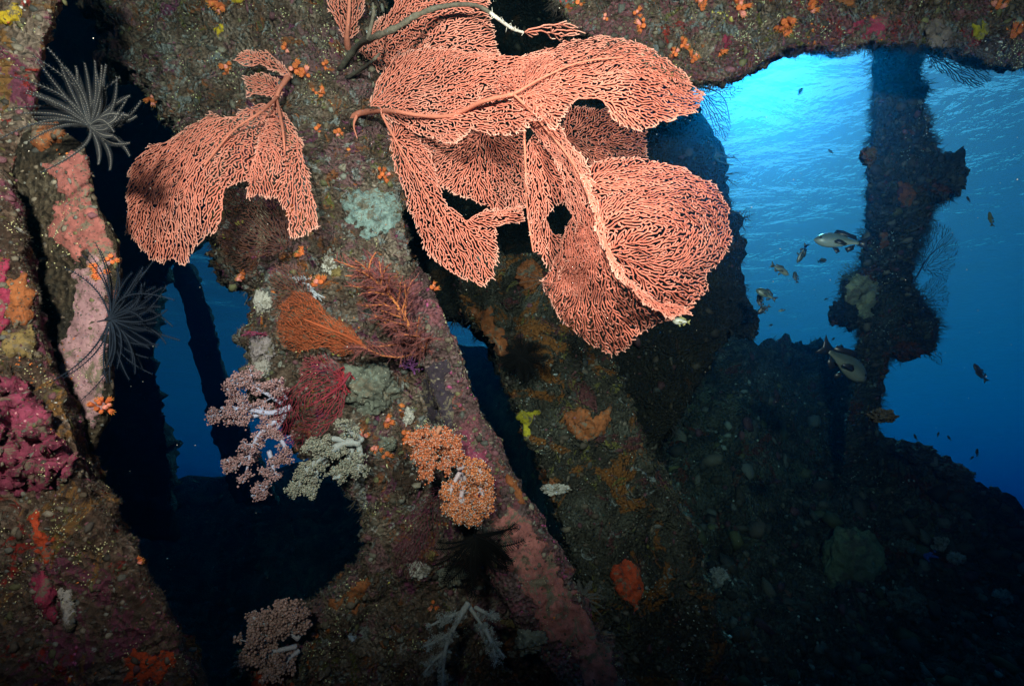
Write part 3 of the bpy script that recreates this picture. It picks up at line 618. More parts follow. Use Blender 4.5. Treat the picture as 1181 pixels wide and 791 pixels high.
for i in range(26):
    q = sp[RNG.integers(0, 16)]; dr = RNG.normal(0, 1, 3); dr /= np.linalg.norm(dr); segs(mb, [q], [q+dr*RNG.uniform(.01, .022)], .0016, .0009, 4)
mb.build('pale_tip', M_pale, br)
tf = thing('sea_fan', P(604, 38, 1.7), 'small pink feathery sea fan sprig at the end of the bare branch', 'sea fan', 'pink sea fans')
fan_mesh('fan_lobe', M_fan, tf, [network([(600, 40), (604, 32), (625, 28), (648, 22), (664, 30), (676, 40), (660, 42), (645, 50), (628, 44), (612, 44)], tps([(602, 38, 1.7), (676, 38, 1.72), (645, 26, 1.66)]), (602, 38), .011, seed=50, r0=.0024)])

# fine-meshed and dim sea fans
def fine_fan(label, col, tip, poly, ctrl, root, gap=.011, r0=.0016, stem=None, seed=60, sr=.006, group='dark fine sea fans', bridge=.3, wr=.02):
    m = fanmat('fan_skin_'+str(seed), col, tip); d = ctrl[0][2]
    rt = root[0] if isinstance(root[0], (tuple, list)) else root
    o = thing('sea_fan', P(rt[0], rt[1], d), label, 'sea fan', group)
    fan_mesh('fan_lobe', m, o, [network(poly, tps(ctrl), root, gap, r0=r0, seed=seed, bridge=bridge, wr=wr, grow=.25)], 4)
    if stem: vein('stem', m, o, stem, sr, sr*.4)
    return o
DA = droot(330, 300)
fine_fan('dark brown fine sea fan under the left pink fan', (.10, .035, .025), (.22, .09, .06), [(250, 225), (275, 215), (320, 225), (345, 262), (335, 290), (300, 300), (300, 322), (280, 318), (258, 300), (247, 275)], [(335, 292, 2.0), (250, 240, 1.95), (320, 230, 1.95), (280, 310, 1.95), (285, 265, 1.88)], (332, 290), .0068, .0015, seed=61, bridge=.4)
fine_fan('dull red-brown fine sea fan between the pale sponges', (.16, .05, .035), (.28, .12, .08), [(312, 340), (308, 318), (325, 302), (350, 305), (362, 330), (360, 350), (340, 352), (325, 372), (318, 390)], [(352, 350, 1.95), (312, 320, 1.93), (350, 305, 1.95), (320, 385, 1.92)], (356, 350), .0064, .0012, seed=62, bridge=.3)
fine_fan('rusty orange-red fine sea fan on the centre of the frame', (.42, .085, .03), (.42, .12, .05), [(420, 392), (400, 372), (378, 362), (362, 338), (338, 334), (322, 352), (318, 380), (322, 402), (345, 408), (370, 402), (395, 412), (415, 408)], [(420, 398, 1.93), (330, 345, 1.86), (325, 400, 1.85), (370, 375, 1.82)], (418, 398), .0042, .0011, [(425, 402, 1.96), (400, 388, 1.88), (375, 378, 1.83), (350, 368, 1.83)], seed=63)
fine_fan('crimson bushy sea fan beside the lilac soft coral', (.30, .03, .05), (.38, .08, .10), [(400, 434), (392, 420), (375, 408), (350, 412), (342, 440), (318, 455), (312, 490), (330, 515), (352, 520), (375, 500), (395, 480), (402, 460)], [(400, 440, 1.9), (320, 470, 1.78), (350, 415, 1.83), (350, 515, 1.78), (360, 460, 1.72)], (398, 438), .0058, .0010, [(404, 430, 1.95), (392, 446, 1.86), (375, 458, 1.76), (352, 470, 1.74)], seed=64, wr=.06, sr=.005)
fine_fan('dark maroon sea fan hanging in the shaded hollow', (.12, .025, .04), (.16, .05, .07), [(508, 558), (492, 562), (470, 590), (455, 625), (450, 660), (470, 672), (492, 650), (508, 620), (520, 590)], [(508, 562, 1.92), (452, 655, 1.84), (480, 610, 1.83), (515, 590, 1.88)], (508, 562), .0066, .0011, seed=65, wr=.05)
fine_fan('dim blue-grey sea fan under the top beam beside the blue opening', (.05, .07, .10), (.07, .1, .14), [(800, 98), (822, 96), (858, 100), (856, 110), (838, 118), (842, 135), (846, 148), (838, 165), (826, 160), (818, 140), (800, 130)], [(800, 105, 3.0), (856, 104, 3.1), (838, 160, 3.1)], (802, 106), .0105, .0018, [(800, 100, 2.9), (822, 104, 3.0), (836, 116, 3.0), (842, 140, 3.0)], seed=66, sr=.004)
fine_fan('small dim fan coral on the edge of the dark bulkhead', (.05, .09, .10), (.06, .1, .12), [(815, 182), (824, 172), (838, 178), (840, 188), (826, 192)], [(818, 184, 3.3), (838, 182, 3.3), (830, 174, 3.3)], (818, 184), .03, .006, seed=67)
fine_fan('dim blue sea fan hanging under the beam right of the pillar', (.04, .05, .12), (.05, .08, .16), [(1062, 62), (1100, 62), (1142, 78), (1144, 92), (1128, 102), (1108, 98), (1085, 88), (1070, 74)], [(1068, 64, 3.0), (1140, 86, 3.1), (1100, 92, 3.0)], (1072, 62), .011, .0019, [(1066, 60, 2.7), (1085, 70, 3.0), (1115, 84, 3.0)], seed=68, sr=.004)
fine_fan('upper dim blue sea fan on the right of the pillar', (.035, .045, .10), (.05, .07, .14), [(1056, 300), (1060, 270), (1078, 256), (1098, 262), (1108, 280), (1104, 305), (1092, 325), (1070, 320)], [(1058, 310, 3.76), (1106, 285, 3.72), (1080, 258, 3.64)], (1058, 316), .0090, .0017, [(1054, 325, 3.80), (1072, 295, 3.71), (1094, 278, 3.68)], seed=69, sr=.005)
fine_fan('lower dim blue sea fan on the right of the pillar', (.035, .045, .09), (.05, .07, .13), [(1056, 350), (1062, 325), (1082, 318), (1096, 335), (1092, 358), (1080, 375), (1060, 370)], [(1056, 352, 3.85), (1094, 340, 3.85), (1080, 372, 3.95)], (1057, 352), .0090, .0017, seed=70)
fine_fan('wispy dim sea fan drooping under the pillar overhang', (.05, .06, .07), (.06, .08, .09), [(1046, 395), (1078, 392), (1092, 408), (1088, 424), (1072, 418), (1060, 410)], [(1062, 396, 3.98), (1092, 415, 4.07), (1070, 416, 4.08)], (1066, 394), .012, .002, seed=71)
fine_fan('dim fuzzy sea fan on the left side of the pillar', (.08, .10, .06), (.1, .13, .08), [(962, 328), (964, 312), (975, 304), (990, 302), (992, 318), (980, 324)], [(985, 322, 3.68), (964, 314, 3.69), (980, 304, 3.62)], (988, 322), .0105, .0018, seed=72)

# twiggy whip coral, orange stems with dark red twigs
def twig(mb, p, d, L, r, lvl, col, side, spread=.6):
    n = max(4, int(L/.012)); pts = [p]; dd = d.copy()
    for i in range(n): dd = dd + RNG.normal(0, .10 if lvl else .035, 3) + np.array([0, 0, -.02]); dd /= np.linalg.norm(dd); pts.append(pts[-1]+dd*L/n)
    pts = np.array(pts); rr = np.linspace(r, r*.45, len(pts)); c = col[min(lvl, len(col)-1)]
    segs(mb, pts[:-1], pts[1:], rr[:-1], rr[1:], 5, c, 0, .2)
    if lvl >= 3: return
    k = int(L/(.012 if lvl else .015))
    for i in range(k):
        t = (i+RNG.uniform(.2, .9))/k; q = pts[min(int(t*n), n)]; s = 1 if (i % 2) else -1
        a = side*s*spread*RNG.uniform(.6, 1.3) + dd + RNG.normal(0, .2, 3); a /= np.linalg.norm(a)
        twig(mb, q, a, L*(.52-.25*t)*RNG.uniform(.7, 1.2), r*.55, lvl+1, col, side if lvl != 1 else np.cross(side, a), spread)
def whip(label, base, tip, L, r, cols, spread=.7, hosts=None, group=None):
    p, n = on(*base, hosts); q = P(tip[0], tip[1], -(p@R)[2]-.12); d = q-p; Ln = np.linalg.norm(d); d /= Ln
    side = np.cross(d, n); side /= np.linalg.norm(side)
    o = thing('whip_coral', p, label, 'coral', group); mb = MB(); twig(mb, p-n*.01, (d+n*.15), Ln if L is None else L, r, 0, cols, side, spread)
    mb.build('branches', M_grow, o); return o
OC = [(.6, .2, .06), (.45, .14, .05), (.22, .06, .05), (.15, .05, .05)]
whip('orange stemmed bushy coral with dark red twigs on the diagonal flange', (490, 410), (440, 290), None, .0075, OC, .62)
whip('slim orange coral branch left of the bushy orange stemmed coral', (470, 372), (432, 300), None, .003, [(.3, .06, .04), (.2, .04, .05), (.16, .03, .05)], .5)
whip('small crimson twig coral at the edge of the left blue opening', (308, 388), (288, 370), None, .004, [(.3, .04, .08), (.28, .04, .1), (.24, .04, .1)], .9)
whip('red twig coral lying over the crimson sea fan', (402, 420), (388, 455), None, .0045, [(.5, .03, .04), (.45, .03, .04), (.4, .03, .05)], .8)
whip('purple twig coral on the middle of the flange', (478, 430), (470, 400), None, .005, [(.2, .06, .2), (.22, .07, .22), (.2, .06, .2)], .9)
whip('thin pale brown twig coral hanging below the left pink fan', (300, 222), (306, 285), None, .0028, [(.35, .28, .2), (.3, .24, .16), (.28, .2, .15)], .3)

whip('short pale blue-white finger coral left of the orange-red fan', (352, 318), (362, 345), None, .0065, [(.5, .52, .58), (.5, .52, .58), (.5, .5, .55)], .6)
# ---------------------------------------------------------------- draped crusts and sponges
def crust(name, label, cat, poly, mat, thick, hosts=None, step=2.0, rag=3, nod=0, col=None, seed=0, group=None, base=.003, wob=.03):
    p = np.asarray(poly, float); x0, y0 = p.min(0)-rag; x1, y1 = p.max(0)+rag; st = step
    X, Y = np.meshgrid(np.arange(x0, x1, st), np.arange(y0, y1, st)); h, w_ = X.shape
    nz = fbm(np.stack([X.ravel()*.11, Y.ravel()*.11, np.full(X.size, seed*2.7)], -1), 1, 3, seed).reshape(X.shape)
    ed = edge_dist(poly, X, Y)*np.where(inside(poly, X, Y), 1, -1)+nz*rag*2
    Vt = np.zeros((h, w_, 3)); Nn = np.zeros((h, w_, 3)); ok = np.zeros((h, w_), bool)
    for i in range(h):
        for j in range(w_):
            if ed[i, j] > -st:
                r = cast(X[i, j], Y[i, j], hosts or NEAR)
                if r is not None: Vt[i, j] = r[0][:]; q = np.array(r[1]); Nn[i, j] = q if q @ Vt[i, j] < 0 else -q; ok[i, j] = True
    if not ok.any(): return None
    view = -Vt/np.maximum(np.linalg.norm(Vt, axis=-1, keepdims=True), 1e-6)
    wd = max(6, .25*min(x1-x0, y1-y0)); t = np.clip(ed/wd, 0, 1); prof = np.sqrt(np.clip(t*(2-t), 0, 1))
    q = Vt.reshape(-1, 3); n3 = fbm(q, 26, 3, seed+9).reshape(h, w_); n4 = np.maximum(0, fbm(q, 60, 2, seed+19)).reshape(h, w_)
    H = (base + thick*(.6+.9*n3) + (nod+.35*thick)*n4*1.5)*prof - .006*(ed < st*.5); off = Nn*.6+view*.6; Vt = Vt+off*H[..., None]
    idx = -np.ones((h, w_), int); idx[ok] = np.arange(ok.sum()); V = Vt[ok]; Q = []
    for i in range(h-1):
        for j in range(w_-1):
            c = [(i, j), (i, j+1), (i+1, j+1), (i+1, j)]
            if all(ok[a] for a in c) and max(ed[a] for a in c) > 0:
                v = [Vt[a] for a in c]
                if max(np.linalg.norm(v[0]-v[2]), np.linalg.norm(v[1]-v[3])) < .055*max(1, np.linalg.norm(v[0])/2.2)*step/2*1.4: Q.append([idx[a] for a in c])
    if not Q: return None
    fa = list(range(len(V)))
    def fd(a):
        while fa[a] != a: fa[a] = fa[fa[a]]; a = fa[a]
        return a
    for q in Q:
        for b in q[1:]: fa[fd(q[0])] = fd(b)
    rt = np.array([fd(q[0]) for q in Q]); u_, c_ = np.unique(rt, return_counts=True); Q = np.array(Q)[rt == u_[c_.argmax()]]
    used = np.unique(Q); mp_ = -np.ones(len(V), int); mp_[used] = np.arange(len(used)); V = V[used]; Q = mp_[Q]
    return tag(mk(name, V, np.array(Q)[:, ::-1], mat), label, cat, group)
def pl(n, c, **k): k.setdefault('brk', .45); k['bump'] = 1.0; k['dist'] = k.get('dist', .012); return plain(n, c, **k)
M_pink = pl('dusty_pink_crust', (.36, .12, .10), rough=.85, var=.45, scale=30, bump=.5, pores=(.12, .05, .04))
M_lil = pl('lilac_crust', (.38, .22, .23), rough=.7, var=.35, scale=26, bump=.4, pores=(.2, .1, .12))
M_salm = pl('salmon_crust', (.40, .145, .125), brk=.75, rough=.85, var=.4, scale=40, bump=.8, pores=(.2, .06, .06))
M_purp = pl('purple_knobbly_crust', (.27, .045, .09), rough=.7, var=.55, scale=45, bump=.9, pores=(.5, .22, .24))
M_crim = pl('crimson_crust', (.30, .03, .07), rough=.7, var=.4, scale=40, bump=.4)
M_teal = pl('pale_teal_sponge', (.26, .36, .33), rough=.85, var=.5, scale=55, bump=.8, pores=(.08, .12, .1))
M_ylw = pl('yellow_sponge', (.62, .42, .02), rough=.7, var=.3, scale=80, bump=.5)
M_oly = pl('olive_yellow_sponge', (.42, .36, .02), rough=.75, var=.35, scale=60, bump=.6)
M_yb = pl('yellow_brown_sponge', (.24, .17, .06), rough=.8, var=.5, scale=40, bump=.8, pores=(.1, .07, .03))
M_org = pl('orange_brown_sponge', (.32, .10, .03), rough=.75, var=.5, scale=40, bump=.6)
M_red = pl('red_orange_sponge', (.55, .07, .02), rough=.75, var=.45, scale=50, bump=.6)
M_wht = pl('white_sponge', (.5, .46, .4), rough=.8, var=.35, scale=60, bump=.8, pores=(.22, .18, .15))
M_blu = pl('pale_blue_crust', (.36, .42, .5), rough=.8, var=.4, scale=60, bump=.6)
M_gry = pl('grey_green_lump', (.17, .18, .14), rough=.9, var=.6, scale=45, bump=.9, pores=(.35, .33, .26))
M_drk = pl('dark_purple_crust', (.05, .035, .05), rough=.9, var=.5, scale=50, bump=.5)
CR = [
 ('crust', 'dusty pink crust at the top of the narrow brown plate', 'crust', [(50, 190), (70, 178), (105, 178), (108, 235), (128, 275), (132, 300), (118, 300), (100, 292), (88, 300), (55, 275), (62, 250), (72, 225)], M_pink, .006, ['s2']),
 ('crust', 'lilac crust with a pale rim on the narrow brown plate', 'crust', [(103, 288), (125, 300), (128, 350), (120, 400), (124, 450), (110, 500), (92, 480), (75, 440), (68, 400), (85, 365), (88, 335), (85, 320), (96, 300)], M_lil, .009, ['s2']),
 ('sponge', 'orange sponge patch beside the grey feather star', 'sponge', [(36, 142), (58, 138), (76, 148), (72, 168), (52, 174), (38, 170)], M_org, .018, ['s2', 's1a', 's1']),
 ('sponge', 'purple knobbly sponge covering the left beam', 'sponge', [(-40, 425), (10, 430), (35, 445), (60, 490), (82, 520), (85, 545), (60, 562), (25, 572), (-10, 560), (-40, 560)], M_purp, .02, ['s1']),
 ('sponge', 'crimson smooth sponge low on the left beam', 'sponge', [(36, 668), (50, 655), (62, 668), (68, 700), (66, 722), (52, 712), (38, 690)], M_crim, .014, ['s1']),
 ('crust', 'white and ochre crust right of the crimson sponge', 'crust', [(62, 660), (74, 672), (88, 700), (92, 720), (80, 725), (70, 705)], M_wht, .008, ['s1']),
 ('crust', 'red crust patches at the bottom of the left beam', 'crust', [(140, 758), (165, 750), (200, 752), (205, 770), (180, 790), (145, 785)], M_red, .004, ['s1']),
 ('crust', 'orange rust streak on the left beam under the purple sponge', 'crust', [(30, 590), (42, 588), (58, 625), (60, 648), (48, 650), (38, 625)], M_red, .004, ['s1']),
 ('crust', 'tan orange crust above the purple sponge on the left beam', 'crust', [(5, 320), (30, 315), (40, 340), (40, 372), (20, 378), (5, 365)], M_org, .005, ['s1']),
 ('crust', 'yellow ochre crust above the purple sponge', 'crust', [(2, 385), (30, 378), (48, 395), (45, 412), (20, 418), (4, 408)], M_yb, .01, ['s1']),
 ('crust', 'maroon crust on the left edge of the photo above mid height', 'crust', [(-10, 300), (10, 300), (14, 340), (5, 385), (-10, 385)], M_crim, .005, ['s1']),
 ('crust', 'pale teal sponge on the frame below the large fan', 'sponge', [(392, 232), (400, 222), (430, 212), (455, 222), (466, 245), (458, 262), (436, 268), (424, 280), (412, 262), (400, 255)], M_teal, .010, ['s3', 's3b']),
 ('crust', 'long salmon crust low on the diagonal flange', 'crust', [(556, 600), (576, 590), (588, 578), (610, 602), (640, 650), (680, 715), (715, 770), (725, 800), (690, 800), (665, 770), (660, 752), (630, 735), (615, 700), (600, 672), (580, 650), (575, 625)], M_salm, .008, ['s3b', 's3']),
 ('crust', 'purple crust in the middle of the diagonal flange', 'crust', [(520, 505), (548, 498), (560, 520), (570, 560), (568, 590), (552, 596), (535, 560), (522, 530)], M_purp, .005, ['s3b']),
 ('crust', 'dark smooth patch high on the diagonal flange', 'crust', [(484, 436), (500, 420), (515, 418), (520, 450), (526, 480), (520, 492), (500, 488), (488, 470)], M_drk, .003, ['s3b', 's3']),
 ('sponge', 'orange sponge strip on the edge of the diagonal flange', 'sponge', [(578, 530), (588, 545), (600, 565), (606, 580), (596, 578), (584, 556)], M_org, .012, ['s3b']),
 ('sponge', 'olive yellow lobed sponge on the dark leaning plate', 'sponge', [(598, 480), (606, 472), (624, 470), (627, 478), (616, 484), (612, 502), (605, 507), (598, 495)], M_oly, .02, ['s4']),
 ('sponge', 'dark orange sponge on the upper right of the leaning plate', 'sponge', [(650, 478), (668, 472), (690, 478), (704, 470), (704, 490), (690, 504), (675, 512), (655, 500)], M_org, .03, ['s4']),
 ('sponge', 'rusty orange patch at the top of the leaning plate', 'sponge', [(545, 358), (565, 358), (580, 385), (592, 408), (575, 405), (556, 392)], M_org, .01, ['s4']),
 ('sponge', 'rusty orange streak down the left edge of the leaning plate', 'sponge', [(585, 468), (600, 492), (606, 515), (640, 560), (636, 590), (650, 630), (640, 632), (615, 560), (590, 500)], M_org, .008, ['s4']),
 ('sponge', 'bright red-orange sponge low on the leaning plate', 'sponge', [(705, 655), (722, 646), (736, 655), (742, 680), (734, 705), (722, 695), (706, 680)], M_red, .016, ['s4', 'slope']),
 ('sponge', 'orange sponge at the lower edge of the frame', 'sponge', [(405, 675), (420, 668), (424, 680), (414, 700), (420, 722), (412, 720), (400, 700), (385, 700), (384, 692)], M_org, .01, ['s3']),
 ('crust', 'pale blue crust spots below the orange sponge', 'crust', [(398, 722), (408, 724), (412, 736), (405, 742), (396, 735)], M_blu, .005, ['s3']),
 ('crust', 'smaller pale blue crust spot left of its pair', 'crust', [(385, 728), (393, 728), (394, 736), (386, 737)], M_blu, .005, ['s3']),
 ('sponge', 'orange sponge in the bottom corner of the frame', 'sponge', [(290, 775), (320, 768), (340, 770), (342, 800), (290, 800)], M_red, .012, ['s3']),
 ('sponge', 'bright yellow lumpy sponge in the top left corner', 'sponge', [(-4, 18), (8, 8), (20, 4), (28, 14), (22, 24), (10, 30), (-2, 28)], M_ylw, .022, ['s1a']),
 ('sponge', 'bright yellow sponge at the top edge left of centre', 'sponge', [(258, -4), (284, -4), (280, 4), (266, 4)], M_ylw, .012, ['s3']),
 ('sponge', 'tiny yellow sponge dot high on the frame', 'sponge', [(246, 32), (254, 29), (258, 35), (252, 42), (246, 40)], M_ylw, .012, ['s3']),
 ('sponge', 'olive yellow sponge near the right end of the top beam', 'sponge', [(1122, 28), (1130, 20), (1140, 28), (1142, 42), (1134, 50), (1124, 44)], M_oly, .012, ['s5']),
 ('sponge', 'orange yellow sponge at the top edge above the blue opening', 'sponge', [(962, -6), (985, -4), (992, 10), (982, 14), (968, 4)], M_org, .016, ['s5']),
 ('sponge', 'round pinkish grey sponge above the pillar', 'sponge', [(1064, 36), (1072, 24), (1086, 22), (1097, 34), (1098, 48), (1088, 58), (1074, 56), (1066, 48)], pl('pink_grey_sponge', (.2, .15, .13), scale=50, bump=.9, pores=(.08, .05, .05)), .03, ['s5']),
 ('sponge', 'fuzzy rust orange crust behind the orange-red sea fan', 'sponge', [(425, 400), (402, 374), (378, 358), (362, 336), (336, 336), (322, 355), (320, 385), (345, 404), (372, 400), (395, 410), (414, 408)], pl('rust_orange_turf', (.34, .085, .03), scale=120, bump=1), .012, ['s3', 's3b']),
 ('crust', 'dark red crust on the top beam left of the pillar', 'crust', [(978, 26), (1000, 20), (1024, 22), (1030, 38), (1010, 48), (985, 44)], M_crim, .004, ['s5']),
 ('crust', 'small bright red crust on the top beam over the opening', 'crust', [(830, 42), (842, 40), (844, 50), (834, 52)], M_crim, .01, ['s5']),
 ('sponge', 'round lit sponge on the left shoulder of the pillar', 'sponge', [(976, 330), (985, 318), (1000, 316), (1012, 330), (1010, 352), (1000, 366), (988, 364), (978, 350)], pl('grey_olive_sponge', (.32, .33, .2), scale=24, bump=.6), .05, ['s7']),
 ('sponge', 'rust coloured patch on the upper pillar', 'sponge', [(1036, 212), (1048, 208), (1056, 222), (1052, 238), (1040, 236)], M_org, .02, ['s7']),
 ('sponge', 'small rust patch halfway down the pillar', 'sponge', [(1014, 268), (1026, 264), (1026, 282), (1018, 288)], M_org, .02, ['s7']),
 ('crust', 'yellowish lump on the rough grey boss of the frame', 'crust', [(436, 436), (444, 428), (450, 440), (446, 452), (438, 452)], M_yb, .014, ['s3']),
 ('crust', 'deep red spot crust left of the flange', 'crust', [(426, 338), (434, 336), (436, 346), (432, 356), (426, 350)], M_crim, .006, ['s3', 's3b']),
 ('crust', 'dull mauve crust high on the frame left part', 'crust', [(85, 28), (110, 20), (128, 30), (150, 60), (148, 75), (132, 60), (110, 44), (92, 42)], pl('mauve_crust', (.16, .08, .085), scale=40, bump=.6), .006, ['s3']),
]
for i, (nm, lb, ct, poly, mt, th, hs) in enumerate(CR):
    co_ = crust(nm, lb, ct, poly, mt, th, hs, seed=i+1, nod=(.045 if mt is M_purp and th > .01 else .006 if mt in (M_teal, M_pink, M_salm) else .003), group='crusts on the wreck' if nm == 'crust' else 'sponges on the wreck', rag=4 if th > .01 else 7)
    if co_ and len(co_.data.polygons) > 120: growth(co_, len(co_.data.polygons)//10, .0035 if th > .003 else .003, [(orange, .4, 2), (white, .4, 3)], 1.5, len(co_.data.polygons)//40, seed=i)

# loose-standing lumps: sponges, tunicates and boulders of coral
def lump(name, label, cat, px, py, r, mat, hosts=None, stretch=(1, 1, 1), seed=0, amp=.25, sink=.7, group=None, tilt=0):
    p, n = on(px, py, hosts); d = -(p@R)[2]; rr = r/F*d
    V, T = ICO3; V = V*(1+amp*1.3*fbm(V*1.0+seed*5.3, 1.8, 4, seed)[:, None]+amp*.9*fbm(V+seed, 5.5, 3, seed+3)[:, None])
    V = V*np.array(stretch); c, s = math.cos(tilt), math.sin(tilt); V = V @ np.array([[c, -s, 0], [s, c, 0], [0, 0, 1]]).T
    V = V @ R.T*rr + p + n*rr*(1-sink)*.5
    return tag(mk(name, V, T, mat), label, cat, group)
LP = [
 ('sponge', 'white oblong sponge left of the teal sponge', 378, 303, 9, M_wht, (.75, 1.35, .8), 1), ('sponge', 'yellowish knob under the white oblong sponge', 387, 315, 6.5, M_yb, (1, 1, .8), 2),
 ('sponge', 'cream sponge lump on the edge of the left blue opening', 303, 350, 10, M_wht, (.85, 1.2, .9), 3), ('sponge', 'mauve grey lumpy sponge below the cream lump', 304, 404, 13, pl('mauve_grey', (.3, .24, .24), scale=50, bump=.9), (.9, 1.25, .8), 4),
 ('sponge', 'pale crusted lump under the mauve grey one', 303, 425, 9, M_wht, (.9, 1, .8), 5), 
 ('coral_rock', 'rough grey boss with ochre and orange spots in the frame centre', 424, 448, 26, M_gry, (1.15, 1, .7), 6),
 ('coral_rock', 'grey knob at the foot of the orange cup corals', 445, 512, 10, M_gry, (1, .8, .8), 7), ('sponge', 'whitish sponge tube lump beside the orange dotted soft coral', 470, 480, 7, M_wht, (.8, 1.2, .8), 8),
 ('sponge', 'pale grey lump under the maroon sea fan', 484, 656, 11, M_wht, (1.1, .9, .8), 9), ('sponge', 'small yellow-grey lump in the shaded hollow', 496, 640, 6, M_yb, (1, .8, .8), 10),
 ('sponge', 'olive lump beside the bottom of the salmon crust', 612, 738, 14, M_gry, (1.2, .9, .7), 11),
 ('sponge', 'tan finger sponge in the dark hollow near the bottom', 590, 716, 7, M_yb, (1.8, .7, .7), 12), ('coral_rock', 'brown lump low in the hollow', 520, 662, 13, M_gry, (1.2, .8, .7), 13),
 ('boulder_coral', 'large rounded greenish coral head on the slope at right', 985, 650, 34, pl('green_coral', (.22, .24, .13), scale=18, bump=1, pores=(.06, .07, .04), dist=.03), (.95, 1.15, .6), 14),
 ('coral_rock', 'pale small coral block on the right of the slope', 1088, 627, 9, M_wht, (1, .9, .8), 15), ('coral_rock', 'pale coral block just below another on the right slope', 1102, 643, 8, M_wht, (1, .8, .8), 16),
 ('coral_rock', 'pale coral lump near the right edge of the slope', 1156, 688, 9, M_wht, (1.1, .8, .8), 17), ('coral_rock', 'flat pale coral on the slope left of the starfish', 1046, 630, 10, M_gry, (1.2, .6, .8), 18),
 ('coral_rock', 'dark lump on the slope below the starfish', 1050, 700, 18, M_gry, (1, 1, .8), 19), ('coral_rock', 'pale crusty lump at the lower left of the slope', 830, 665, 10, M_wht, (1, 1, .6), 20),
 ('coral_rock', 'dark bush of coral on the ridge left of the pillar', 918, 408, 14, M_slope, (1.5, .8, 1), 21), ('coral_rock', 'dark lump on the ridge crest near the bulkhead', 884, 408, 9, M_slope, (1, .9, 1), 22),
 ('coral_rock', 'dark bushy lump on the ridge right of the pillar', 1062, 522, 14, M_slope, (1.2, .7, 1), 23), ('coral_rock', 'low dark lump on the ridge further right', 1102, 546, 12, M_slope, (1.3, .8, 1), 24),
 ('coral_rock', 'whitish patchy lump in the middle of the leaning plate', 640, 565, 9, M_wht, (1.5, .7, .5), 25), ('sponge', 'orange knob hidden in shade at the top of the leaning plate', 612, 318, 14, M_org, (1, 1, .6), 26),
 ('sponge', 'knobbly outgrowth on the left edge of the pillar', 1001, 182, 8, M_pillar, (.8, 1.2, 1), 27), ('coral_rock', 'ball of growth on the left arm of the pillar', 972, 362, 12, M_pillar, (.9, 1.2, 1), 28),
 ('coral_rock', 'ragged growth on the right shoulder of the pillar', 1088, 205, 18, M_pillar, (.9, 1.3, 1), 29), ('coral_rock', 'ragged overhang under the right arm of the pillar', 1052, 400, 14, M_pillar, (1.3, .9, 1), 30),
 ('coral_rock', 'dark bracket of growth at the foot of the pillar', 1016, 480, 10, M_pillar, (1.4, .7, 1), 31), ('coral_rock', 'knob on the right edge of the dark bulkhead', 858, 372, 14, M_black, (1, 1.1, 1), 32),
]
for nm, lb, x, y, r, mt, stv, sd in LP:
    lump(nm, lb, {'sponge': 'sponge', 'coral_rock': 'coral rock', 'boulder_coral': 'coral'}[nm], x, y, r, mt, stretch=stv, seed=sd, amp=.22 if nm == 'boulder_coral' else .5, group='lumps of sponge and coral rock')

# ---------------------------------------------------------------- orange cup corals
def cup_coral(px, py, rpx, n, label, hosts=None, col=(.55, .12, .035), openc=True):
    p, nr = on(px, py, hosts); d = -(p@R)[2]; u = rpx/F*d; mb = MB(); _, A, B = frames(nr[None]); A, B = A[0], B[0]
    for i in range(n):
        th = i*2.4+RNG.uniform(-.3, .3); q = u*math.sqrt((i+.3)/n)
        c0 = p + (A*math.cos(th)+B*math.sin(th))*q*.55 - nr*u*.2; ax = nr + (A*math.cos(th)+B*math.sin(th))*.75*q/u + RNG.normal(0, .12, 3); ax /= np.linalg.norm(ax)
        r = u*.62/math.sqrt(n)*RNG.uniform(.9, 1.3); L = u*RNG.uniform(.7, 1.1)
        cc = np.array(col)*RNG.uniform(.75, 1.25) if RNG.random() < .75 else np.array((.75, .25, .2))
        tube(mb, np.array([c0, c0+ax*L*.5, c0+ax*L*.9, c0+ax*L, c0+ax*L*.92, c0+ax*L*.6]), [r*.85, r*.9, r*1.15, r*.95, r*.6, r*.45], 9, cc, cap=False)
        blobs(mb, [c0+ax*L*.72], [ax], r*.42, np.array(col)*np.array((.8, .45, .3)))
        for k in range(7):
            a2 = k*.9; _, A2, B2 = frames(ax[None]); o = (A2[0]*math.cos(a2)+B2[0]*math.sin(a2)); segs(mb, [c0+ax*L*.95+o*r*.75], [c0+ax*L*1.2+o*r*1.25], r*.13, r*.05, 4, np.array((.8, .3, .06)))
    g = mb.build('cup_coral', M_grow); return tag(g, label, 'coral', 'orange cup corals on the wreck')
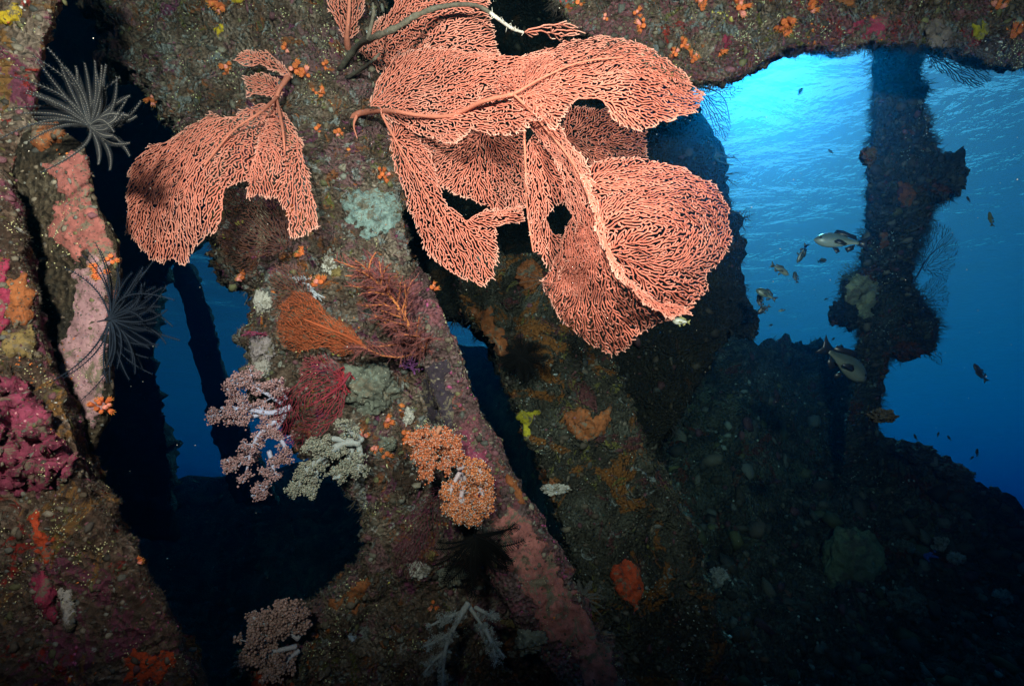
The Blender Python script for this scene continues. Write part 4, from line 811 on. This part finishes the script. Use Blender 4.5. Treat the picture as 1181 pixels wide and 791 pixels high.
CUP = [(176, 115, 7, 6, 'left of the left pink fan top'), (262, 78, 7, 4, 'just left of the uppermost fan tuft'), (262, 83, 6, 5, 'in the hollow left of the fan stem'), (341, 78, 8, 5, 'beside the stem of the left pink fan'), (353, 85, 7, 4, 'a hand right of the left fan stem'),
 (330, 56, 5, 3, 'above the stem of the left pink fan'), (373, 107, 6, 4, 'on the bare frame between the two pink fans'), (388, 152, 5, 3, 'high on the frame below the fan base'), (366, 150, 5, 3, 'on the frame right of the left fan edge'), (252, 5, 11, 7, 'at the top edge left of the big fan'),
 (374, 76, 5, 3, 'near the base of the grey branch'), (372, 107, 3, 2, 'beside the frame cluster'), (442, 202, 8, 7, 'at the top of the pale teal sponge'), (392, 152, 4, 2, 'beside the big fan base stalk'), (363, 105, 4, 2, 'between fan stem and branch foot'),
 (350, 292, 8, 5, 'left of the white oblong sponge'), (368, 326, 9, 6, 'under the white oblong sponge'), (280, 320, 7, 4, 'on the lower edge of the dark brown fan'), (338, 244, 8, 5, 'in the shade under the left pink fan'), (355, 262, 6, 4, 'at the right tip of the left pink fan'),
 (447, 486, 8, 5, 'right of the rough grey boss'), (468, 504, 9, 6, 'between grey boss and dotted soft coral'), (418, 502, 7, 5, 'at the base of the grey soft coral'), (434, 517, 7, 5, 'just right of the grey soft coral base'), (446, 524, 7, 4, 'lowest of the group beside the grey soft coral'),
 (118, 468, 11, 10, 'dense rosette on the edge of the narrow plate'), (116, 312, 10, 7, 'behind the dark feather star'), (128, 300, 7, 5, 'above the dark feather star'), (160, 647, 5, 4, 'alone on the rim of the left beam'), (500, 332, 6, 4, 'at the edge of the diagonal flange'),
 (808, 5, 9, 7, 'on the top beam at the top edge'), (854, 7, 11, 8, 'above the left end of the blue opening'), (905, 28, 11, 8, 'in the middle of the top beam'), (935, 10, 8, 6, 'on the top beam near the orange yellow sponge'), (1152, 8, 8, 6, 'near the right end of the top beam'), (1170, 38, 9, 6, 'at the right edge under the top beam end'),
 (788, 52, 7, 6, 'low on the top beam near the fan'), (777, 62, 6, 5, 'over the right rim of the pink fan'), (740, 30, 7, 5, 'just above the crest of the large fan'), (735, 16, 6, 4, 'on the top beam left part'), (800, 68, 7, 6, 'on the under edge of the top beam'), (667, 4, 5, 3, 'at the top beam left corner'), (698, 22, 4, 3, 'small, on the top beam over the fan'), (832, 60, 5, 3, 'beneath the small red crust'),
 (500, 698, 6, 5, 'small, in the dark hollow at bottom'), (364, 730, 5, 3, 'right of the bottom pinkish soft coral')]
for x, y, r, n, l in CUP: cup_coral(x, y, r, n, 'orange cup coral cluster '+l)

# ---------------------------------------------------------------- soft corals
def soft_coral(label, trunk, depth, stalkc, polyc, scale=1., seed=0, hosts=None, dens=1, stalkr=.012, blob=.0042, speck=None, group='soft corals'):
    """fleshy stalks dividing into twigs that end in knots of polyps; trunk = list of polylines in order of thickness"""
    rg = np.random.default_rng(seed); o = thing('soft_coral', P(*trunk[0][0], depth), label, 'soft coral', group); st = MB(); po = MB()
    for li, pl_ in enumerate(trunk):
        a = np.array(pl_, float); dz = depth + np.linspace(0, -.06, len(a))+rg.uniform(-.03, .03); s = spline(P(a[:, 0], a[:, 1], dz), 26); L = np.linalg.norm(np.diff(s, axis=0), axis=1).sum()
        r0 = stalkr*(1 if li == 0 else .7); rr = np.linspace(r0, r0*.4, 26)*rg.uniform(.9, 1.12, 26); tube(st, s, rr, 9, stalkc, wob=.1)
        k = int(L/.0065*dens)
        for i in range(k):
            t = rg.uniform(.12, 1)**.8; j = int(t*25); q = s[j]; ax = s[min(j+1, 25)]-s[max(j-1, 0)]; ax /= np.linalg.norm(ax)
            d = rg.normal(0, 1, 3); d -= ax*(d@ax)*.7; d /= np.linalg.norm(d); d += ax*.4
            l = scale*rg.uniform(.008, .03)*(1.15-.5*t); e = q+d*l; segs(st, [q], [e], rr[j]*.4, .0022*scale, 5, stalkc)
            for b in range(rg.integers(2, 5)):
                d2 = d+rg.normal(0, .6, 3); d2 /= np.linalg.norm(d2); e2 = e+d2*l*rg.uniform(.3, .6); segs(st, [e], [e2], .0022*scale, .0015*scale, 4, stalkc)
                m = rg.integers(6, 12); pos = e2+rg.normal(0, 1, (m, 3))*.0065*scale; dd = pos-e2
                c = np.array(polyc)*rg.uniform(.65, 1.35, (m, 1)); blobs(po, pos, dd+.001, blob*scale*rg.uniform(.6, 1.2, m), c, flat=1)
                if speck is not None: blobs(po, pos[::2]+dd[::2]*.5, dd[::2]+.001, blob*scale*.42, speck)
    st.build('stalk', M_soft, o); po.build('polyps', M_soft, o); return o
M_soft = vcol('soft_coral_flesh', .6, .25, 220, sub=.5)
soft_coral('lilac pink branching soft coral over the left blue opening', [[(335, 470), (312, 476), (285, 472), (255, 470)], [(325, 465), (310, 455), (290, 445), (268, 438)], [(318, 485), (300, 500), (290, 520), (282, 555)], [(300, 478), (280, 482), (262, 478), (240, 480)], [(300, 508), (285, 530), (270, 536), (262, 530)],
    [(330, 460), (322, 450), (314, 442), (312, 440)], [(310, 520), (315, 540), (308, 560), (290, 572)], [(320, 500), (330, 520), (322, 535)], [(330, 475), (322, 490), (310, 505)], [(285, 470), (270, 458), (262, 448)], [(300, 455), (290, 440), (290, 432)]], 1.82, (.42, .40, .52), (.36, .20, .20), .95, 1, dens=1.0, blob=.0036)
soft_coral('pale grey soft coral below the crimson sea fan', [[(415, 510), (395, 512), (370, 528), (350, 548), (338, 575)], [(385, 518), (368, 540), (358, 562), (362, 570)], [(408, 512), (402, 530), (392, 548), (384, 552)], [(414, 514), (416, 530), (412, 548)], [(400, 508), (380, 506), (365, 512), (352, 520)], [(418, 508), (402, 496), (392, 488)], [(350, 548), (345, 560), (338, 562)]], 1.83, (.32, .33, .32), (.27, .255, .2), .85, 2, dens=1.15, stalkr=.016, blob=.0042)
soft_coral('upper orange soft coral with white specks on the flange', [[(508, 492), (500, 505), (490, 520), (482, 530)], [(505, 496), (495, 500), (482, 505), (478, 514)], [(512, 500), (516, 515), (518, 530), (512, 540)], [(510, 496), (520, 505), (528, 520), (524, 532)], [(504, 500), (500, 520), (496, 538), (492, 545)]], 1.78, (.45, .2, .12), (.55, .16, .07), .85, 3, dens=1.5, stalkr=.01, blob=.0046, speck=(.75, .7, .66))
soft_coral('lower orange soft coral with white specks on the flange', [[(532, 540), (530, 560), (535, 580), (540, 600)], [(530, 545), (522, 560), (518, 575), (524, 590)], [(538, 542), (550, 555), (558, 575), (556, 592)], [(534, 548), (545, 570), (550, 590), (546, 602)], [(528, 540), (540, 538), (555, 545), (562, 560)], [(534, 560), (530, 585), (534, 598)]], 1.74, (.5, .4, .42), (.58, .19, .075), .9, 4, dens=1.6, stalkr=.012, blob=.0046, speck=(.75, .7, .66))
soft_coral('pinkish soft coral clump at the bottom left of the frame', [[(345, 735), (325, 725), (305, 718), (292, 712)], [(342, 745), (320, 750), (300, 755), (280, 762)], [(338, 728), (330, 715), (322, 702)], [(345, 750), (325, 765), (305, 780)], [(350, 730), (345, 715), (340, 705)], [(315, 735), (295, 735), (285, 740)]], 1.78, (.4, .36, .38), (.34, .20, .17), 1.05, 5, dens=1.3, blob=.005)
soft_coral('bare grey branching soft coral hanging near the bottom centre', [[(540, 695), (530, 712), (518, 735), (512, 760), (510, 800)], [(540, 697), (552, 715), (565, 735), (582, 758)], [(532, 706), (515, 712), (495, 722)], [(520, 730), (505, 738), (490, 745)], [(560, 725), (568, 745), (572, 765)], [(548, 700), (562, 708), (572, 714)], [(515, 750), (500, 762), (490, 775)]], 1.72, (.30, .31, .29), (.30, .31, .29), .6, 6, dens=1.3, stalkr=.011, blob=.0028)

# ---------------------------------------------------------------- feather stars
M_feather = vcol('feather_star_skin', .95, .2, 180, spec=.02)
def feather_star(label, px, py, depth, Rpx, n, col, tipc, a0, a1, seed=0, curl=.5, pin=.16, fwd=.4, hosts=None, thick=1., bead=None):
    rg = np.random.default_rng(seed); c = P(px, py, depth); u = Rpx/F*depth
    o = thing('feather_star', c, label, 'feather star', 'feather stars on the wreck'); cx, cy, cz = R[:, 0], R[:, 1], R[:, 2]
    body = MB(); blobs(body, [c], [cz], u*.05, np.array(col)*.8, flat=.8, ico=ICO2)
    for k in range(10):
        d = rg.normal(0, 1, 3)-cz*.8; d /= np.linalg.norm(d); segs(body, [c], [c+d*u*.14], u*.016, u*.008, 4, np.array(col)*.8)
    body.build('disc', M_feather, o)
    for k in range(n):
        a = rad(a0+(a1-a0)*(k+rg.uniform(.1, .9))/n); L = u*rg.uniform(.72, 1.08); z = rg.uniform(-.15, fwd)
        d = cx*math.cos(a)+cy*math.sin(a)+cz*z; d /= np.linalg.norm(d); m = 20; side = np.cross(d, cz); cu = rg.normal(0, curl); cf = rg.uniform(.2, 1)*curl
        t = np.linspace(0, 1, m)[:, None]; pts = c + d*L*t*(1-.12*t*abs(cu)) + side*L*cu*.45*t**2.4 + cz*L*cf*.4*t**2.2
        mb = MB(); rr = np.linspace(u*.017, u*.006, m)*thick; tube(mb, pts, rr, 5, col)
        q = 26; idx = np.linspace(1, m-1.001, q); f = idx-idx.astype(int); pp = pts[idx.astype(int)]*(1-f[:, None])+pts[np.minimum(idx.astype(int)+1, m-1)]*f[:, None]
        T = np.gradient(pts, axis=0)[idx.astype(int)]; T /= np.linalg.norm(T, axis=1, keepdims=True); w_ = np.cross(T, cz); w_ /= np.linalg.norm(w_, axis=1, keepdims=True)
        pl_ = pin*u*np.sin(np.linspace(.5, 2.7, q))[:, None]
        for s in (-1, 1):
            e = pp+(w_*s+T*.7+cz*.35)*pl_*.7; segs(mb, pp, e, u*.006*thick, u*.003*thick, 3, tipc)
        if bead is not None: blobs(mb, pp[::1]+cz*u*.014, T, u*.0085, bead, flat=1)
        mb.build('arm', M_feather, o)
    return o
feather_star('grey feather star with banded arms fanned out at the upper left', 104, 146, 1.24, 68, 44, (.03, .032, .035), (.035, .037, .04), -62, 175, 1, .9, .075, .5, thick=1.3, bead=(.15, .15, .14))
feather_star('dark blue-black feather star on the edge of the narrow plate', 127, 368, 1.16, 84, 48, (.014, .02, .03), (.008, .012, .02), -105, 98, 2, .8, .055, .35, thick=.8)
feather_star('black feather star under the lower orange soft coral', 548, 618, 1.72, 58, 20, (.006,)*3, (.008,)*3, -165, 20, 3, .8, .15, .6, thick=1.6)
feather_star('black feather star clump high on the leaning plate', 602, 412, 2.5, 30, 24, (.006,)*3, (.008,)*3, 0, 360, 4, .7, .25, .6, thick=2.2)
feather_star('small pale-armed feather star in the gap near the bottom', 672, 690, 1.95, 26, 11, (.12, .12, .11), (.15, .15, .14), -60, 140, 5, .6, .1, .5, thick=1.6)
feather_star('thin dark feather star in the shade behind the big fan', 628, 322, 2.5, 40, 10, (.09, .09, .085), (.05, .05, .05), 150, 330, 6, .5, .03, .3, thick=.5)

# ---------------------------------------------------------------- blue starfish
def starfish(px, py, rpx):
    p, n = on(px, py, ['slope']); d = -(p@R)[2]; u = rpx/F*d; _, A, B = frames(n[None]); mb = MB()
    for k in range(5):
        a = k*2*math.pi/5+.5; dr = A[0]*math.cos(a)+B[0]*math.sin(a); s = B[0]*math.cos(a)-A[0]*math.sin(a); t = np.linspace(0, 1, 8)[:, None]
        tube(mb, p+n*u*.14+dr*u*t+s*u*.22*t**2*math.sin(k*2)-n*u*.06*t, np.linspace(u*.19, u*.09, 8), 8, (.07, .14, .5))
    tag(mb.build('starfish', M_grow), 'blue starfish lying on the slope at right', 'starfish')
starfish(1070, 642, 12)

# ---------------------------------------------------------------- fish
M_fish = vcol('fish_skin', .38, .15, 90, spec=.5); M_eye = plain('fish_eye', (.01, .01, .01), .1, 0, 10, 0, spec=.8)
def fish(px, py, depth, length_px, heading, label, back=(.10, .13, .13), belly=(.42, .45, .38), fin=(.03, .035, .04), deep=.34, yaw=.25, roll=0, pecs=True, group='fish swimming off the wreck', flip=False, name='fish'):
    """heading in degrees on the picture: 0 = nose to the right, 90 = nose up"""
    L = length_px/F*depth; o = thing(name, (0, 0, 0), label, 'fish', group); m, k = 22, 14
    t = np.linspace(0, 1, m); hh = deep*.46*np.interp(t, [0, .04, .1, .2, .33, .5, .65, .78, .9, 1], [.12, .36, .62, .88, 1, .93, .70, .44, .27, .25])*L; ww = hh*np.interp(t, [0, .3, .7, 1], [.7, .42, .3, .12]); x = (.5-t*.80)*L
    th = np.arange(k)*2*math.pi/k; zc = .02*L*np.sin(t*3)
    V = np.stack([np.repeat(x[:, None], k, 1), np.sin(th)[None]*ww[:, None], np.cos(th)[None]*hh[:, None]+zc[:, None]], -1).reshape(-1, 3)
    up = (np.cos(th)[None]+1)/2*np.ones((m, 1)); f = np.clip((up-.35)/.3, 0, 1).reshape(-1, 1); C = np.array(belly)*(1-f)+np.array(back)*f
    i = np.arange(m-1)[:, None]*k; q = np.arange(k)[None]; q2 = (q+1) % k; Q = np.stack([i+q, i+q2, i+k+q2, i+k+q], -1).reshape(-1, 4)
    V = np.vstack([V, [[x[0]+.012*L, 0, zc[0]], [x[-1], 0, zc[-1]]]]); C = np.vstack([C, [belly, back]]); kk = np.arange(k)
    T = np.concatenate([np.stack([(kk+1) % k, kk, np.full(k, m*k)], -1), np.stack([(m-1)*k+kk, (m-1)*k+(kk+1) % k, np.full(k, m*k+1)], -1)])
    b = MB(); b.add(V, Q, T, C); parts = [b.build('body', M_fish)]
    def finm(nm, pts, th_=.006, y=0, lean=0):
        a = np.array(pts, float)*L; n = len(a); c = a.mean(0); V = []
        for s in (-1, 1): V += [[p_[0], y*L+s*th_*L*.5+lean*(p_[1])*s*0+lean*abs(p_[1]), p_[1]] for p_ in a]
        V += [[c[0], y*L-th_*L, c[1]], [c[0], y*L+th_*L, c[1]]]; T = []
        for j in range(n): j2 = (j+1) % n; T += [(2*n, j, j2), (2*n+1, n+j2, n+j), (j, n+j, n+j2), (j, n+j2, j2)]
        g = MB(); g.add(V, None, T, fin); parts.append(g.build(nm, M_fish, smooth=False))
    z0 = float(zc[-1]/L)
    finm('tail_fin', [(-.27, z0+.035), (-.36, z0+.08), (-.50, z0+.16), (-.45, z0+.04), (-.43, z0), (-.45, z0-.05), (-.50, z0-.15), (-.36, z0-.08), (-.27, z0-.035)])
    H = deep*.5; finm('dorsal_fin', [(.18, H*.82), (.12, H+.07), (.0, H+.06), (-.12, H*.8+.045), (-.24, H*.5+.06), (-.26, H*.3), (-.1, H*.6), (.05, H*.8)])
    finm('anal_fin', [(-.06, -H*.72), (-.12, -H*.7-.09), (-.22, -H*.45-.07), (-.24, -H*.2), (-.14, -H*.45)])
    finm('pelvic_fin', [(.16, -H*.8), (.08, -H-.09), (.02, -H-.04), (.06, -H*.75)], lean=.15)
    if pecs:
        for s in (-1, 1): 
            pts = [(.16, -.01), (.10, .03), (.03, .015), (-.07, -.05), (-.05, -.075), (.04, -.06), (.14, -.045)]
            finm('pectoral_fin', pts, y=s*(deep*.23), lean=s*.3)
    for s in (-1, 1):
        e = MB(); blobs(e, [[.40*L, s*ww[3]*.86, zc[3]+hh[3]*.28]], [[0, s, 0]], .022*L, (.02, .02, .02), flat=.5, ico=ICO2, jit=0); parts.append(e.build('eye', M_eye))
    M = Matrix(R.tolist()).to_4x4() @ Matrix.Rotation(rad(heading), 4, 'Z') @ Matrix.Rotation(yaw, 4, 'Y')
    if flip: M = M @ Matrix.Rotation(math.pi, 4, 'X')       # keep the back uppermost when the nose points left
    M = M @ Matrix.Rotation(roll, 4, 'X') @ Matrix.Rotation(math.pi/2, 4, 'X').inverted() @ Matrix.Rotation(0, 4, 'X')
    # local axes: x = nose, z = back; picture plane: nose along heading, back = up side of the picture
    M2 = Matrix.Translation(Vector(P(px, py, depth))) @ M
    for g in parts: g.parent = o
    o.matrix_world = M2; return o
SN = dict(back=(.07, .11, .11), belly=(.2, .25, .23), fin=(.012, .014, .02), deep=.33)
FI = [
 (971, 279, 2.77, 58, 172, 'pale snapper with black fins swimming left beside the pillar', dict(SN, flip=True)), (972, 418, 2.60, 80, -33, 'large grey-yellow snapper passing low in front of the pillar', dict(SN, back=(.035, .055, .055), belly=(.09, .11, .095))),
 (899, 311, 3.02, 28, -25, 'slim grey fish below the brightest water', dict(back=(.12, .14, .12), belly=(.2, .22, .17), fin=(.06, .07, .06), deep=.27)), (925, 292, 3.02, 24, -110, 'dark fish diving steeply left of the pale snapper', dict(deep=.28, back=(.03, .05, .05), belly=(.08, .1, .09))),
 (918, 320, 3.19, 15, 95, 'short dark fish upright under the diving one', dict(deep=.38, back=(.02, .03, .03), belly=(.05, .06, .06))), (884, 340, 2.94, 25, 148, 'dark oval fish nearest the bulkhead', dict(deep=.42, flip=True, back=(.04, .06, .05), belly=(.09, .12, .09))),
 (877, 348, 3.02, 20, 95, 'black fish seen end on under the dark oval fish', dict(deep=.32, back=(.01,)*3, belly=(.02,)*3)), (881, 357, 3.02, 17, 215, 'black fish crossing the one seen end on', dict(deep=.4, flip=True, back=(.01,)*3, belly=(.02,)*3)),
 (948, 301, 3.36, 13, 10, 'faint pale fish under the snapper', dict(deep=.4, back=(.3, .3, .2), belly=(.4, .4, .3), fin=(.2, .2, .2))), (902, 358, 3.78, 8, 190, 'tiny dark fish low in the bright opening', dict(flip=True)),
 (923, 106, 3.19, 12, 55, 'small dark fish high in the bright water', dict(back=(.02,)*3, belly=(.06,)*3)), (958, 175, 3.36, 8, 130, 'tiny dark fish in the middle of the bright opening', dict(back=(.02,)*3, belly=(.04,)*3, flip=True)),
 (1073, 78, 3.36, 7, 20, 'tiny dark fish close under the beam', dict(back=(.02,)*3, belly=(.04,)*3)), (1117, 230, 3.36, 8, 105, 'tiny dark fish right of the pillar shoulder', dict(back=(.03, .03, .05), belly=(.04,)*3)),
 (1143, 253, 3.02, 19, 88, 'olive fish hanging nose up in the deep blue', dict(back=(.14, .16, .05), belly=(.2, .2, .08), fin=(.08, .09, .04), deep=.26)), (1131, 430, 3.19, 24, 115, 'dark fish with spread fins in the deep blue at right', dict(back=(.03, .03, .05), belly=(.06, .06, .07), deep=.3)),
 (961, 391, 4.20, 6, 30, 'tiny fish above the tail of the large snapper', dict(back=(.02,)*3, belly=(.03,)*3)), (889, 375, 4.20, 6, 10, 'tiny fish near the edge of the bulkhead', dict(back=(.02,)*3, belly=(.03,)*3)), (953, 345, 4.20, 5, 200, 'tiny fish left of the round pillar sponge', dict(flip=True, back=(.02,)*3, belly=(.03,)*3)),
 (1018, 456, 3.36, 6, 70, 'tiny dark fish right of the pillar foot', dict(back=(.02,)*3, belly=(.03,)*3)), (1056, 504, 3.78, 8, 110, 'tiny dark fish leftmost of those over the right ridge', dict(back=(.015,)*3, belly=(.03,)*3)), (1082, 501, 3.78, 7, 60, 'tiny dark fish second over the right ridge', dict(back=(.015,)*3, belly=(.03,)*3)),
 (1095, 505, 3.78, 7, 120, 'tiny dark fish third over the right ridge', dict(back=(.015,)*3, belly=(.03,)*3)), (1127, 522, 3.53, 10, 75, 'dark fish rightmost over the right ridge', dict(back=(.015,)*3, belly=(.03,)*3)), (1121, 528, 3.53, 7, 30, 'dark fish just below the rightmost over the ridge', dict(back=(.015,)*3, belly=(.03,)*3)),
 (786, 371, 1.9, 20, 175, 'pale yellowish reef fish peeping out under the large fan', dict(flip=True, back=(.35, .36, .28), belly=(.5, .5, .42), fin=(.3, .28, .1), deep=.45)),
]
for x, y, d, l, h, lb, kw in FI: fish(x, y, d, l, h, lb, **kw)

# ---------------------------------------------------------------- plankton and silt drifting in the water
def particles(n=1500):
    mb = MB(); x = RNG.uniform(-150, 1330, n); y = RNG.uniform(-150, 950, n); d = RNG.uniform(.7, 4.5, n)**1.0
    blobs(mb, P(x, y, d), RNG.normal(0, 1, (n, 3)), RNG.lognormal(-7.35, .35, n)*np.sqrt(d), np.array((.45, .47, .42)))
    tag(mb.build('drifting_particles', M_grow), 'fine pale particles drifting in the water', kind='stuff')
particles()
